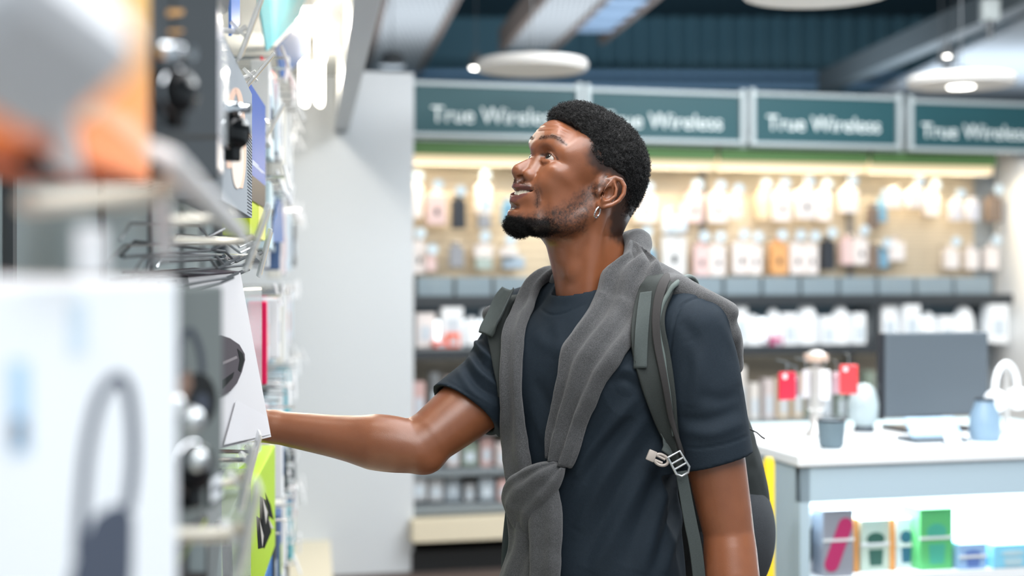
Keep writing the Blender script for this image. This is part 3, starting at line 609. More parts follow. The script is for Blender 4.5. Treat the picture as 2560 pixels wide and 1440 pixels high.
# ================================================================== left gondola
GD = Vector((-.14, 1, 0)).normalized(); GO = Vector((GD.y, -GD.x, 0))          # along the shelf (away), outwards (to the right)
def gfront(Y, off=0.): return Vector((-.085-.14*Y, Y, 0))+GO*off
gond = empty('shelf_unit', gfront(4), label='long left shelving unit with peg hooks, pale back panel and cream base', cat='shelving')
def gbx(name, Ya, Yb, oa, ob, z0, z1, m, parent=gond):
    a, b = gfront(Ya), gfront(Yb); q = [a+GO*oa, b+GO*oa, b+GO*ob, a+GO*ob]; L = gond.location
    vs = [p+Vector((0,0,z))-L for z in (z0, z1) for p in q]
    return MB().add(vs, [(0,1,2,3),(7,6,5,4),(0,4,5,1),(1,5,6,2),(2,6,7,3),(3,7,4,0)]).build(name, m, parent)
gp = mat('gondola_panel', (.25,.30,.32), .5); base_c = mat('gondola_base', (.72,.66,.52), .5)
n = 0
for k in range(7): gbx('back_panel', .35+k*.985, .35+(k+1)*.985-.008, -.43, -.40, .18, 2.42, gp)
for k in range(8): gbx('upright', .33+k*.985, .36+k*.985, -.40, -.385, .18, 2.45, mat('upright_dark', (.10,.11,.12), .5))
gbx('base_deck', .3, 7.25, -.43, .17, 0, .18, base_c)
# canopy: valance rail in front of the lamps
can = empty('light_canopy', gfront(4)+Vector((0,0,2.2)), label='long brushed metal light valance above the left shelf', cat='light canopy')
def cbx(name, Ya, Yb, oa, ob, z0, z1, m):
    a, b = gfront(Ya), gfront(Yb); q = [a+GO*oa, b+GO*oa, b+GO*ob, a+GO*ob]; L = can.location
    return MB().add([p+Vector((0,0,z))-L for z in (z0, z1) for p in q], [(0,1,2,3),(7,6,5,4),(0,4,5,1),(1,5,6,2),(2,6,7,3),(3,7,4,0)]).build(name, m, can)
val_m = mat('valance_metal', (.62,.60,.56), .35, .4)
cbx('valance_board', .5, 7.1, .195, .215, 2.24, 2.52, val_m); cbx('valance_lip', .5, 7.1, .190, .262, 2.225, 2.245, mat('valance_lip', (.42,.44,.46), .35, .5))
cbx('outer_rail', .5, 7.1, .245, .262, 2.245, 2.34, mat('valance_lip', (.42,.44,.46)))
cbx('reflector', .5, 7.1, -.40, .195, 2.50, 2.52, mat('reflector_white', (.85,.85,.82), .4))
tube_m = mat('lamp_tube', (1,1,1), .4, emit=(1,.93,.80), es=9)
for j, Y in enumerate((1.1, 2.3, 3.52, 4.76, 6.0)):
    p = gfront(Y, .08); e = empty('compact_lamp', (p.x, p.y, 2.23), label='glowing compact fluorescent lamp under the canopy, %s from the camera' % ORD[j], cat='lamp', group='lamps under the light canopy')
    for k, (dx, dy) in enumerate(((-.032,-.032),(.032,-.032),(.032,.032),(-.032,.032))):
        mb = MB(); mb.tube([(dx,dy-.012,.17),(dx,dy-.012,.02),(dx,dy,.0),(dx,dy+.012,.02),(dx,dy+.012,.17)], .011, 8); mb.build('tube', tube_m, e)
    mb = MB(); mb.lathe([(.001,.16),(.05,.16),(.05,.20),(.03,.255),(.001,.255)], 16); mb.build('socket', mat('socket_white', (.7,.7,.68), .4), e)
    l = bpy.data.lights.new('compact_lamp_light', 'POINT'); l.energy = (3,3,4,14,18)[j]; l.color = (1,.92,.80); l.shadow_soft_size = .025; lo = bpy.data.objects.new('compact_lamp_light', l); C.objects.link(lo); lo.location = (p.x, p.y, 2.345)

class Face:
    """flat front of a product: near edge and far edge given as image column + depth"""
    def __init__(s, near, far, yt, yb, depth, lean=0.):
        s.a = P(near[0], 690, near[1]); s.b = P(far[0], 690, far[1]); s.a.z = s.b.z = 0
        s.z1 = P(0, yt, far[1]).z; s.z0 = P(0, yb, far[1]).z; s.w = (s.b-s.a).length; s.h = s.z1-s.z0
        u = (s.b-s.a).normalized(); n = Vector((u.y, -u.x, 0)); s.d = depth
        s.M = Matrix([[u[i], -n[i], (0,0,1)[i], (s.a+Vector((0,0,s.z0)))[i]] for i in range(3)]+[[0,0,0,1]])     # x along, y inwards, z up
        if lean: s.M = s.M @ Matrix.Rotation(lean, 4, 'Y')
        s.Mi = s.M.inverted()
    def uv(s, px, py):
        o = s.Mi @ Vector((0,0,CAMZ)); d = (s.Mi @ P(px, py, 1.0))-o; t = -o.y/d.y; q = o+d*t; return (q.x, q.z)
    def root(s, name, label, cat='package', group=None):
        e = empty(name, (0,0,0), 0, label, cat, group); e.matrix_world = s.M; s.e = e; return e
    def carton(s, m, bev=.003, part='carton'):
        s.c = MB().box((0,0,0), (s.w,s.d,s.h), bev=bev).build(part, m, s.e); return s.c
    def printpoly(s, pts, m, lvl=1, px=True, name='print', sub=True):
        q = [s.uv(*p) for p in pts] if px else pts
        q = [(min(max(x, .001), s.w-.001), min(max(z, .001), s.h-.001)) for x, z in q]
        return MB().prism(q, -.0004*lvl-.0002, -.0001).build(name, m, s.c if sub else s.e)
    def strip(s, pts, wpx, m, lvl=2, name='print'):
        """printed line of changing width: pts [(px,py)], widths in px"""
        pts = catmull2(pts, 40); L = []; R = []
        n = len(pts)
        for i, (x, y) in enumerate(pts):
            x0, y0 = pts[max(i-1,0)]; x1, y1 = pts[min(i+1,n-1)]; l = math.hypot(x1-x0, y1-y0) or 1; w = wpx/2
            L.append(s.uv(x-(y1-y0)/l*w, y+(x1-x0)/l*w)); R.append(s.uv(x+(y1-y0)/l*w, y-(x1-x0)/l*w))
        mb = MB(); y0 = -.0004*lvl
        for i in range(n-1):
            q = [L[i], R[i], R[i+1], L[i+1]]; mb.add([(a, yy, b) for yy in (y0, -.0001) for a, b in q], [(0,1,2,3),(7,6,5,4),(0,4,5,1),(2,6,7,3),(1,5,6,2),(3,7,4,0)])
        return mb.build(name, m, s.c)
def catmull2(pts, m):
    out = []; n = len(pts); pts = [np.array(p, float) for p in pts]
    for t in np.linspace(0, n-1-1e-9, m):
        i = int(t); u = t-i; p0 = pts[max(i-1,0)]; p1 = pts[i]; p2 = pts[i+1]; p3 = pts[min(i+2,n-1)]
        out.append(tuple(.5*((2*p1)+(-p0+p2)*u+(2*p0-5*p1+4*p2-p3)*u*u+(-p0+3*p1-3*p2+p3)*u**3)))
    return out
def security_tag(parent_label, p, s, ndir, label):
    """black anti-theft tag with chrome rim"""
    e = empty('security_tag', p, label=label, cat='security tag', group='black anti-theft tags'); q = Vector(ndir).to_track_quat('Z', 'Y'); e.rotation_euler = q.to_euler()
    mb = MB(); mb.lathe([(.001,-.004),(.8,-.004),(1,.1),(1,.55),(.86,.75),(.86,1.0),(.7,1.12),(.001,1.15)], 24, Matrix.Scale(s, 4)); mb.build('tag_body', mat('tag_black', (.006,.007,.008), .18, coat=.6), e)
    mb = MB(); mb.lathe([(1.01,.42),(1.06,.46),(1.06,.58),(1.01,.62)], 24, Matrix.Scale(s, 4), cap=False); mb.build('tag_ring', mat('chrome', (.75,.77,.8), .12, 1.), e)
    mb = MB(); mb.box((-s*.35,-s*1.6,s*.1),(s*.35,-s*.7,s*.8), bev=s*.12); mb.build('tag_lock', mat('tag_black', (.006,.007,.008)), e)
    return e
white_b = mat('box_white', (.80,.84,.88), .6, spec=.05); grey_b = mat('box_grey', (.150,.170,.170), .6, spec=.0)
ink = mat('ink_grey', (.045,.055,.075), .6, spec=.05); ink2 = mat('ink_soft', (.075,.090,.125), .6, spec=.05); inkb = mat('ink_black', (.010,.013,.015), .6, spec=.05)
# --- front row, lower: white headphone box
F = Face((-110,.685), (448,1.0), 697, 1620, .10); F.root('headphone_box', 'large white box with printed grey headphones, nearest at lower left'); F.carton(white_b, .004)
F.strip([(196,1390),(205,1250),(218,1120),(243,1010),(275,955),(300,945),(322,985),(332,1080),(330,1180),(318,1270)], 26, ink2)
F.printpoly([(235,1290),(275,1265),(318,1262),(330,1300),(328,1420),(318,1540),(190,1560),(165,1480),(185,1400)], ink2, 2)
F.printpoly([(22,900),(70,905),(74,1130),(24,1140)], mat('ink_sky', (.42,.62,.82), .5)); F.printpoly([(30,1050),(52,1040),(60,1085),(45,1125),(28,1110)], ink2, 2)
F.printpoly([(170,760),(215,750),(215,880),(172,890)], mat('ink_pale', (.62,.74,.84), .5))
lid = MB().box((.004,.003,F.h-.003), (F.w-.004,F.d-.003,F.h+.0012)).build('lid', mat('box_lid', (.82,.70,.64), .5), F.e)
# --- grey headphone box
F = Face((392,1.135), (557,1.40), 716, 1250, .10); F.root('headphone_box', 'dark grey box with printed black headphones, right of the white box'); F.carton(grey_b, .003)
F.strip([(452,940),(448,890),(455,845),(470,825),(486,840),(500,880),(506,930)], 13, ink)
F.printpoly([(450+45+44*math.cos(t), 1000+68*math.sin(t)) for t in np.linspace(0,6.28,28,endpoint=False)], inkb, 2); F.printpoly([(502+18*math.cos(t), 1008+26*math.sin(t)) for t in np.linspace(0,6.28,20,endpoint=False)], ink, 4)
F.printpoly([(438,950),(470,925),(480,960),(455,1010),(436,1010)], mat('ink_bronze', (.20,.13,.10), .3), 3)
t = security_tag('', P(452,1170,1.22), .022, (.9,-.45,.05), 'black anti-theft tag on the dark grey headphone box')
def onto(o, tagobj): o.parent = tagobj; o.matrix_parent_inverse = tagobj_inv(tagobj); return o
def tagobj_inv(t): return (Matrix.Translation(t.location) @ t.rotation_euler.to_matrix().to_4x4()).inverted()
for (px, py, Y, r) in ((430,1015,1.16,.011),(478,1050,1.18,.011),(490,1150,1.20,.010)):
    M_ = Matrix.Translation(P(px,py,Y)); mb = MB(); mb.lathe([(r*math.sin(a), r*math.cos(a)) for a in np.linspace(.01,3.13,10)], 16, M_); o = onto(mb.build('chrome_button', mat('chrome_soft', (.72,.76,.78), .25, .7)), t)
    mb = MB(); mb.tube([M_@Vector((0,0,0)), M_@Vector((-.03,.02,0))], r*.5, 8); onto(mb.build('pin', mat('tag_black', (.006,.007,.008))), t)
mb = MB(); q = P(532,1220,1.345); e = empty('price_ticket', q, label='small white price ticket at the lower corner of the grey box', cat='price ticket', group='price tickets'); e.rotation_euler = (0,0,math.atan2((1.40-1.135),(P(557,690,1.40).x-P(392,690,1.135).x))); mb.box((-.022,-.004,-.010),(.022,-.0025,.010)); mb.build('card', white_b, e); mb = MB(); mb.box((-.016,-.0046,-.003),(.016,-.004,.003)); mb.build('print', ink, e)
# --- the box in the man's hand
def quadbox(name, c, dep, m, label, cat='package'):
    """c: far-top, far-bottom, near-bottom, near-top world corners of the front"""
    o = sum(c, Vector())/4; e = empty(name, o, label=label, cat=cat); vs = [p-o for p in c]+[p-o+dep for p in c]
    b = MB().add(vs, [(0,1,2,3),(7,6,5,4),(0,4,5,1),(1,5,6,2),(2,6,7,3),(3,7,4,0)]).build('carton', m, e); e['_'] = 0; del e['_']
    return e, b, o
hc = [P(601,682,2.30), P(678,1092,2.30), P(540,1124,2.06), P(470,694,2.06)]
box_m = mat('box_silver_white', (.56,.56,.58), .6, spec=.05)
he, hb, ho = quadbox('headphone_box', hc, -GO*.075+GD*.03, box_m, 'tilted silver-white box held in the man\'s hand'); he['group'] = 'headphone boxes'
nrm = (hc[1]-hc[0]).cross(hc[3]-hc[0]).normalized(); nrm = nrm if nrm.x > 0 else -nrm
def hpt(px, py, off=.0006):
    d = (P(px,py,1.0)-Vector((0,0,CAMZ))); t = (hc[0]-Vector((0,0,CAMZ))).dot(nrm)/d.dot(nrm); return Vector((0,0,CAMZ))+d*t+nrm*off-ho
def hprint(pts, m, off=.0006, name='print'):
    q = [hpt(*p, off) for p in pts]; mb = MB(); n = len(q); mb.add([p for p in q]+[p-nrm*(off-.0001) for p in q], [tuple(range(n)), tuple(range(2*n-1,n-1,-1))]+[(i,i+n,(i+1)%n+n,(i+1)%n) for i in range(n)]); return mb.build(name, m, hb)
hprint([(552,838),(575,846),(598,862),(611,885),(612,900),(604,930),(592,958),(575,978),(556,988),(545,985),(545,840)], mat('ink_mauve', (.070,.064,.075), .6, spec=.05))
hprint([(592,872),(606,885),(609,900),(600,930),(594,925),(598,900)], inkb, .0012); hprint([(556,905),(590,890),(592,896),(556,912)], mat('ink_mauve2', (.16,.15,.17), .3), .0012); hprint([(556,950),(584,930),(580,945),(556,972)], inkb, .0012)
hprint([(590,1000),(668,1042),(676,1086),(560,1112)], mat('ink_lightgrey', (.575,.575,.60), .6, spec=.05))
mb = MB(); dpt = -GO*.075+GD*.03; mb.add([hc[0]-ho+Vector((0,0,.001)), hc[3]-ho+Vector((0,0,.001)), hc[3]-ho+dpt+Vector((0,0,.006)), hc[0]-ho+dpt+Vector((0,0,.006)), hc[0]-ho+Vector((0,0,.0025)), hc[3]-ho+Vector((0,0,.0025)), hc[3]-ho+dpt+Vector((0,0,.0085)), hc[0]-ho+dpt+Vector((0,0,.0085))], [(0,1,2,3),(7,6,5,4),(0,4,5,1),(1,5,6,2),(2,6,7,3),(3,7,4,0)]); mb.build('lid_flap', mat('flap_dark', (.06,.05,.07), .5), he)
# --- clear clamshell behind it
clear_m = mat('clear_plastic', (.80,.86,.88), .08, trans=.0, alpha=.35, spec=.8)
F = Face((590,2.62), (656,2.90), 716, 1010, .07); F.root('clear_package', 'clear plastic clamshell with black disc behind the silver-white box'); F.carton(clear_m, .006, 'shell')
MB().prism([F.uv(608+26*math.cos(t), 830+82*math.sin(t)) for t in np.linspace(0,6.28,28,endpoint=False)], .02, .03).build('disc', mat('disc_black', (.02,.035,.04), .3), F.e); MB().box((0,.045,0),(F.w,.055,F.h)).build('backing_card', mat('backing_pale', (.50,.55,.57), .5), F.e)
F = Face((596,2.62), (656,2.90), 1016, 1130, .07); F.root('clear_package', 'lower clear plastic clamshell just under the black-disc clamshell'); F.carton(clear_m, .006, 'shell'); MB().box((0,.045,0),(F.w,.055,F.h)).build('backing_card', mat('backing_pale', (.50,.55,.57), .5), F.e)
# --- upper row: orange box, dark box
def grad_mat(name, c0, c1, z0, z1):
    m = bpy.data.materials.new(name); m.use_nodes = True; nt = m.node_tree; b = nt.nodes['Principled BSDF']; tc = nt.nodes.new('ShaderNodeTexCoord'); sp = nt.nodes.new('ShaderNodeSeparateXYZ'); mr = nt.nodes.new('ShaderNodeMapRange'); mx = nt.nodes.new('ShaderNodeMix'); mx.data_type = 'RGBA'
    nt.links.new(tc.outputs['Object'], sp.inputs[0]); nt.links.new(sp.outputs['Z'], mr.inputs['Value']); mr.inputs['From Min'].default_value = z0; mr.inputs['From Max'].default_value = z1; nt.links.new(mr.outputs['Result'], mx.inputs['Factor'])
    mx.inputs['A'].default_value = (*c0,1); mx.inputs['B'].default_value = (*c1,1); nt.links.new(mx.outputs['Result'], b.inputs['Base Color']); b.inputs['Roughness'].default_value = .4; return m
F = Face((90,.74), (374,1.03), -140, 458, .10); F.root('headphone_box', 'orange and yellow box in the upper row near the camera'); F.carton(grad_mat('box_orange', (.85,.18,.03), (.88,.50,.10), 0, F.h*.75), .003)
F.printpoly([(195,275),(250,262),(330,290),(374,340),(374,420),(340,380),(260,300),(196,300)], mat('ink_peach', (.80,.46,.28), .5))
F = Face((374,1.13), (545,1.56), -130, 452, .10); F.root('headphone_box', 'glossy dark grey box in the upper row beside the orange box'); F.carton(mat('box_charcoal', (.070,.080,.088), .6, spec=.0), .003)
F.strip([(433,-40),(433,60),(433,140)], 8, inkb); F.printpoly([(418,25),(456,24),(456,36),(418,40)], mat('ink_amber', (.60,.32,.10), .5), 2); F.printpoly([(376,340),(545,338),(545,345),(376,348)], inkb); F.printpoly([(420,76),(456,74),(456,80),(420,84)], mat('ink_amber', (.60,.32,.10), .5), 2)
t = security_tag('', P(418,232,1.17), .019, (.9,-.45,.0), 'black anti-theft tag on the glossy dark grey box'); M_ = Matrix.Translation(P(412,152,1.16)); onto(MB().lathe([(.001,0),(.017,0),(.019,.006),(.017,.012),(.001,.013)], 20, M_).build('chrome_cap', mat('chrome', (.75,.77,.8))), t); onto(MB().tube([(.010,0,.006),(.024,-.004,.006)], .006, 10, M=M_).build('knob', mat('chrome', (.75,.77,.8))), t)
F = Face((545,1.60), (558,1.72), 60, 440, .08); F.root('blister_pack', 'thin pale blister pack between the glossy box and the ring box'); F.carton(mat('pale_blister', (.66,.66,.72), .3), .003); MB().box((.002,-.006,F.h*.2),(F.w-.002,0,F.h*.8), bev=.002).build('blister', clear_m, F.e)
F = Face((556,1.80), (630,2.38), 236, 545, .06); F.root('ring_box', 'silver-grey box with peach ring print in the upper row'); 
o = MB(); o.add([(0,0,0),(F.w,0,0),(F.w,0,F.h),(0,0,F.h*1.02),(0,F.d,0),(F.w,F.d,0),(F.w,F.d,F.h),(0,F.d,F.h*1.02)], [(0,1,2,3),(7,6,5,4),(0,4,5,1),(1,5,6,2),(2,6,7,3),(3,7,4,0)]); F.c = o.build('carton', mat('box_silver', (.34,.37,.40), .6, spec=.0), F.e)
F.strip([(572,420),(568,340),(575,260),(588,225),(600,250),(608,330),(607,420),(600,470)], 12, mat('ink_peach2', (.74,.50,.40), .5))
F.printpoly([(592+15*math.cos(t), 400+72*math.sin(t)) for t in np.linspace(0,6.28,26,endpoint=False)], mat('ink_sand', (.74,.66,.60), .5), 3)
for k in range(26):
    y = 330+k*8; MB().box((F.w*.80,-.0006,F.h*(.02+k*.025)), (F.w*.99,-.0001,F.h*(.026+k*.025))).build('print_line', ink, F.c)
t = security_tag('', P(566,332,1.80), .023, (.85,-.5,.0), 'black anti-theft tag in front of the ring box'); M_ = Matrix.Translation(P(566,284,1.79)); onto(MB().lathe([(.001,0),(.021,0),(.023,.006),(.021,.012),(.001,.013)], 20, M_).build('chrome_cap', mat('chrome', (.75,.77,.8))), t); onto(MB().tube([(.010,0,.006),(.03,-.004,.006)], .006, 10, M=M_).build('knob', mat('chrome', (.75,.77,.8))), t)
F = Face((622,2.62), (664,3.02), 268, 522, .06); F.root('blue_box', 'royal blue box with dark base beside the ring box'); F.carton(mat('box_beige_edge', (.78,.70,.60), .5), .002); MB().box((0,-.001,F.h*.22),(F.w*.96,0,F.h)).build('blue_front', mat('ink_blue', (.055,.12,.40), .45), F.c); MB().box((0,-.001,0),(F.w*.96,0,F.h*.22)).build('dark_front', mat('ink_dark', (.045,.04,.045), .45), F.c)
for k, (zz, ww) in enumerate(((.345,.35),(.33,.75),(.315,.6))): MB().box((F.w*.15,-.0016,F.h*zz),(F.w*(.15+ww),-.001,F.h*(zz+.008))).build('text_line', white_b, F.c)
F = Face((625,2.62), (664,3.02), 526, 602, .05); F.root('green_box', 'small lime green package hanging under the blue box'); F.carton(mat('box_lime', (.40,.50,.02), .45), .002); MB().box((F.w*.5,-.001,0),(F.w*.9,0,F.h)).build('yellow_panel', mat('ink_yellow', (.78,.76,.22), .5), F.c)
# --- lower: lime green box with leaf print, clear packs, dark packs
F = Face((628,2.50), (688,3.15), 1112, 1366, .07); F.root('green_box', 'lime green box with black and white leaf print, low on the shelf'); F.carton(mat('box_lime2', (.42,.62,.05), .4), .003)
for pts in ([(648,1240),(664,1250),(678,1330),(660,1372),(650,1340)], [(640,1290),(656,1300),(662,1368),(645,1372)], [(662,1232),(676,1262),(684,1300),(672,1290)]): F.printpoly(pts, inkb, 1)
for pts in ([(655,1245),(668,1280),(664,1310)], [(648,1300),(658,1340),(655,1368)], [(670,1296),(684,1322),(676,1320)]): F.printpoly(pts, mat('ink_silver', (.55,.53,.50), .4), 2)
F = Face((556,1.80), (628,2.45), 1170, 1500, .08); F.root('clear_package', 'clear package with dark headphones low on the shelf'); F.carton(clear_m, .004, 'shell'); MB().box((0,.05,0),(F.w,.06,F.h)).build('backing_card', mat('backing_dark', (.07,.10,.12), .5), F.e)
MB().tube([(F.w*.2,.03,F.h*.25),(F.w*.25,.03,F.h*.65),(F.w*.5,.03,F.h*.82),(F.w*.75,.03,F.h*.65),(F.w*.8,.03,F.h*.25)], .008, 8).build('headband', inkb, F.e); MB().lathe([(.001,0),(.03,0),(.034,.02),(.001,.03)], 20, Matrix.Translation((F.w*.72,.012,F.h*.2)) @ Matrix.Rotation(math.pi/2, 4, 'X')).build('ear_cup', inkb, F.e)
F = Face((404,1.16), (520,1.52), 1285, 1600, .09); F.root('dark_box', 'black carton at the bottom left under the grey headphone box'); F.carton(mat('box_black', (.020,.022,.026), .3, coat=.3), .003); F.printpoly([(410,1300),(515,1290),(515,1300),(410,1312)], mat('ink_lime', (.40,.52,.05), .5)); F.printpoly([(470,1360),(512,1330),(512,1430),(470,1430)], mat('ink_slate', (.16,.20,.21), .4))
F = Face((636,2.75), (682,3.5), 1376, 1480, .06); F.root('blue_package', 'blue package at the bottom under the lime green box'); F.carton(mat('box_blue', (.05,.16,.42), .4), .003); F.printpoly([(650,1390),(668,1385),(668,1410),(652,1415)], inkb)
for (px, py, Y, lab) in ((704,1165,4.0,'upper'),(706,1205,4.1,'lower')):
    e = empty('dial_pack', P(px,py,Y), label='%s round black gadget hanging right of the lime green box' % lab, cat='gadget'); M_ = Matrix.Rotation(math.pi/2, 4, 'Y'); mb = MB(); mb.lathe([(.001,-.02),(.04,-.02),(.045,-.005),(.045,.01),(.02,.016),(.001,.016)], 20, M_); mb.build('dial', mat('disc_black', (.02,.035,.04)), e); mb = MB(); mb.tube([(.015,0,0),(.034,0,0)], .009, 10); mb.build('knob', mat('chrome_soft', (.72,.76,.78)), e)
# --- header cards at the top
def card(name, pts, m, label, cat='header card', th=.004):
    o = sum((P(*p) for p in pts), Vector())/len(pts); v = [P(*p)-o for p in pts]; n = (v[1]-v[0]).cross(v[2]-v[0]).normalized()*th; k = len(v)
    e = empty(name, o, label=label, cat=cat); MB().add(v+[a+n for a in v], [tuple(range(k)), tuple(range(2*k-1,k-1,-1))]+[(i,i+k,(i+1)%k+k,(i+1)%k) for i in range(k)]).build('board', m, e)
    MB().tube([v[0]*.96, v[0]*.96+Vector((-.10,.02,.0))], .004, 6).build('bracket', hook_m, e); return e
card('header_card', [(640,-40,3.2),(775,-40,4.2),(752,40,4.1),(668,128,3.4)], mat('card_cyan', (.22,.62,.70), .4), 'pale cyan header card at the top of the left shelf')
card('header_card', [(690,120,3.9),(762,40,4.6),(768,140,4.7),(705,195,4.0)], mat('card_blue', (.06,.18,.52), .4), 'deep blue slanted header card under the cyan one')
card('header_card', [(655,140,3.3),(690,190,3.9),(690,245,3.9),(662,238,3.35)], mat('card_red', (.78,.02,.05), .4), 'bright red slanted tag near the lamps')
card('header_card', [(672,605,3.4),(706,606,4.0),(702,505,4.0),(694,500,3.9)], mat('card_navy', (.06,.14,.34), .4), 'dark blue wedge-shaped card below the blue box')
card('header_card', [(520,-30,1.75),(578,-30,2.0),(570,30,2.0),(530,55,1.75)], mat('card_greyblk', (.10,.11,.12), .3), 'dark glossy card at the top edge')
card('header_card', [(578,-30,2.1),(600,-30,2.3),(600,60,2.3),(578,90,2.1)], mat('card_blue2', (.10,.22,.60), .4), 'narrow blue card at the top edge')
# --- hooks with ticket holders
flag_m = mat('flag_clear', (.82,.84,.86), .15, alpha=.55); rod_m = mat('hook_cream', (.74,.70,.60), .3, .2); ticket_m = mat('ticket_cream', (.82,.72,.56), .5)
def hook(pxs, Y0, p1, Y1, r, label, ticket=None, tilt=.5, m=None, flag=True):
    a, b = P(*pxs, Y0), P(*p1, Y1); e = empty('peg_hook', b, label=label, cat='hook', group='peg hooks'); d = (a-b)
    MB().tube([d, (0,0,0), Vector((.012,0,.008))], r, 8).build('rod', m or rod_m, e)
    if flag:
        s = ticket or .02
        q = MB(); q.tube([(0,0,0),(.004,0,.004)], s*.55, 12); q.build('ball_end', flag_m, e)
        M_ = Matrix.Translation((s*.5,0,s*.2)) @ Matrix.Rotation(tilt, 4, 'Y') @ Matrix.Rotation(.25, 4, 'Z')
        MB().box((-s*.08,-s*.9,-s*1.5),(s*.08,s*.9,s*1.5), M_, s*.06).build('ticket_holder', flag_m, e); MB().box((s*.09,-s*.8,-s*1.3),(s*.13,s*.8,s*1.3), M_).build('ticket', ticket_m, e)
    return e
hook((60,508), .80, (385,488), .92, .0065, 'thick cream hook rod low behind the orange box', flag=False)
hook((420,552), 1.25, (556,546), 1.42, .0045, 'cream hook rod under the glossy dark box', flag=False)
hook((150,1335), .95, (575,1338), 1.32, .0065, 'cream hook rod with clear holder, lowest in front', .030, .25)
hook((500,1218), 1.45, (585,1205), 1.60, .0045, 'cream hook rod with clear holder under the grey box', .026, .2)
hook((480,1150), 1.9, (612,1150), 2.15, .0040, 'steel hook with round clear end under the held box', .026, .25, hook_m)
hook((500,1128), 2.1, (622,1130), 2.40, .0035, 'steel hook with round clear end touching the held box', .022, .25, hook_m)
hook((430,60), 1.9, (596,80), 2.05, .0040, 'hook with tan ticket above the ring box', .034, .35, flag_m)
hook((560,210), 2.3, (622,190), 2.45, .0040, 'hook with tilted ticket at the top of the ring box', .030, .7, flag_m)
hook((600,290), 2.9, (668,310), 3.10, .0040, 'hook with clear holder above the blue box', .030, .5, flag_m)
hook((430,600), 1.55, (612,605), 1.90, .0040, 'hook with cream ticket above the held box', .032, .35, rod_m)
hook((560,640), 2.3, (640,640), 2.55, .0035, 'hook with clear ticket right above the held box', .030, .25, hook_m)
# wire double hooks seen between the two rows
for k, (x0, y0, x1, y1, Y0, Y1) in enumerate(((270,655,600,632,1.75,2.25),(300,640,590,655,1.80,2.30),(390,668,575,660,1.95,2.45),(330,690,560,662,1.70,2.15),(420,620,598,618,2.1,2.6),(350,705,545,672,1.6,2.0),(300,600,520,592,1.7,2.1))):
    a, b = P(x0,y0,Y0), P(x1,y1,Y1); e = empty('wire_hook', b, label='thin steel wire hook between the rows, %s of the bundle' % ORD[k], cat='hook', group='bare wire hooks'); d = a-b
    MB().tube([d, d*.9+Vector((0,0,.02)), d*.12+Vector((0,0,.016)), (0,0,.0), Vector((.02,.02,.012))], .0022, 6).build('wire', mat('wire_dark', (.12,.13,.14), .3, .7) if k % 2 else hook_m, e); MB().tube([d+Vector((0,.015,-.02)), Vector((0,.015,-.02)), Vector((.016,.03,-.012))], .0022, 6).build('lower_wire', mat('wire_dark', (.12,.13,.14)), e)
# blurred holders right in front of the camera
def slab(name, a, b, Y0, Y1, w, th, m, label, cat):
    p, q = P(*a, Y0), P(*b, Y1); e = empty(name, p, label=label, cat=cat); v = q-p; u = v.normalized(); n = u.cross(Vector((0,1,0))).normalized(); k = u.cross(n)
    M_ = Matrix([[u[i], n[i], k[i], 0] for i in range(3)]+[[0,0,0,1]]); L = v.length
    MB().box((0,-w/2,-th/2),(L,w/2,th/2), M_, min(w,th)*.3).build('holder', m, e); MB().box((L*.1,-w*.4,-th*.5-.0008),(L*.9,w*.4,-th*.5), M_).build('ticket', white_b, e); return e
hold_m = mat('holder_white', (.86,.87,.89), .35)
slab('ticket_holder', (405,380), (590,580), .88, 1.20, .022, .010, hold_m, 'blurred white ticket arm slanting down in the foreground', 'ticket holder')
slab('ticket_holder', (400,470), (415,640), 1.0, 1.02, .012, .006, flag_m, 'small clear ticket arm hanging under the white slanted one', 'ticket holder')
slab('ticket_holder', (225,570), (228,690), .80, .80, .017, .006, hold_m, 'blurred upright white ticket above the white headphone box', 'ticket holder')
slab('ticket_holder', (130,270), (165,420), .74, .80, .022, .006, hold_m, 'white ticket hanging left of the orange box', 'ticket holder')
slab('ticket_holder', (-190,-95), (182,168), .46, .56, .060, .050, mat('holder_grey', (.84,.86,.90), .4), 'big blurred white holder closest to the camera at upper left', 'ticket holder')
slab('ticket_holder', (60,400), (140,425), .78, .82, .012, .010, mat('tag_black', (.006,.007,.008)), 'dark blurred clip at the left edge below the white holder', 'clip')
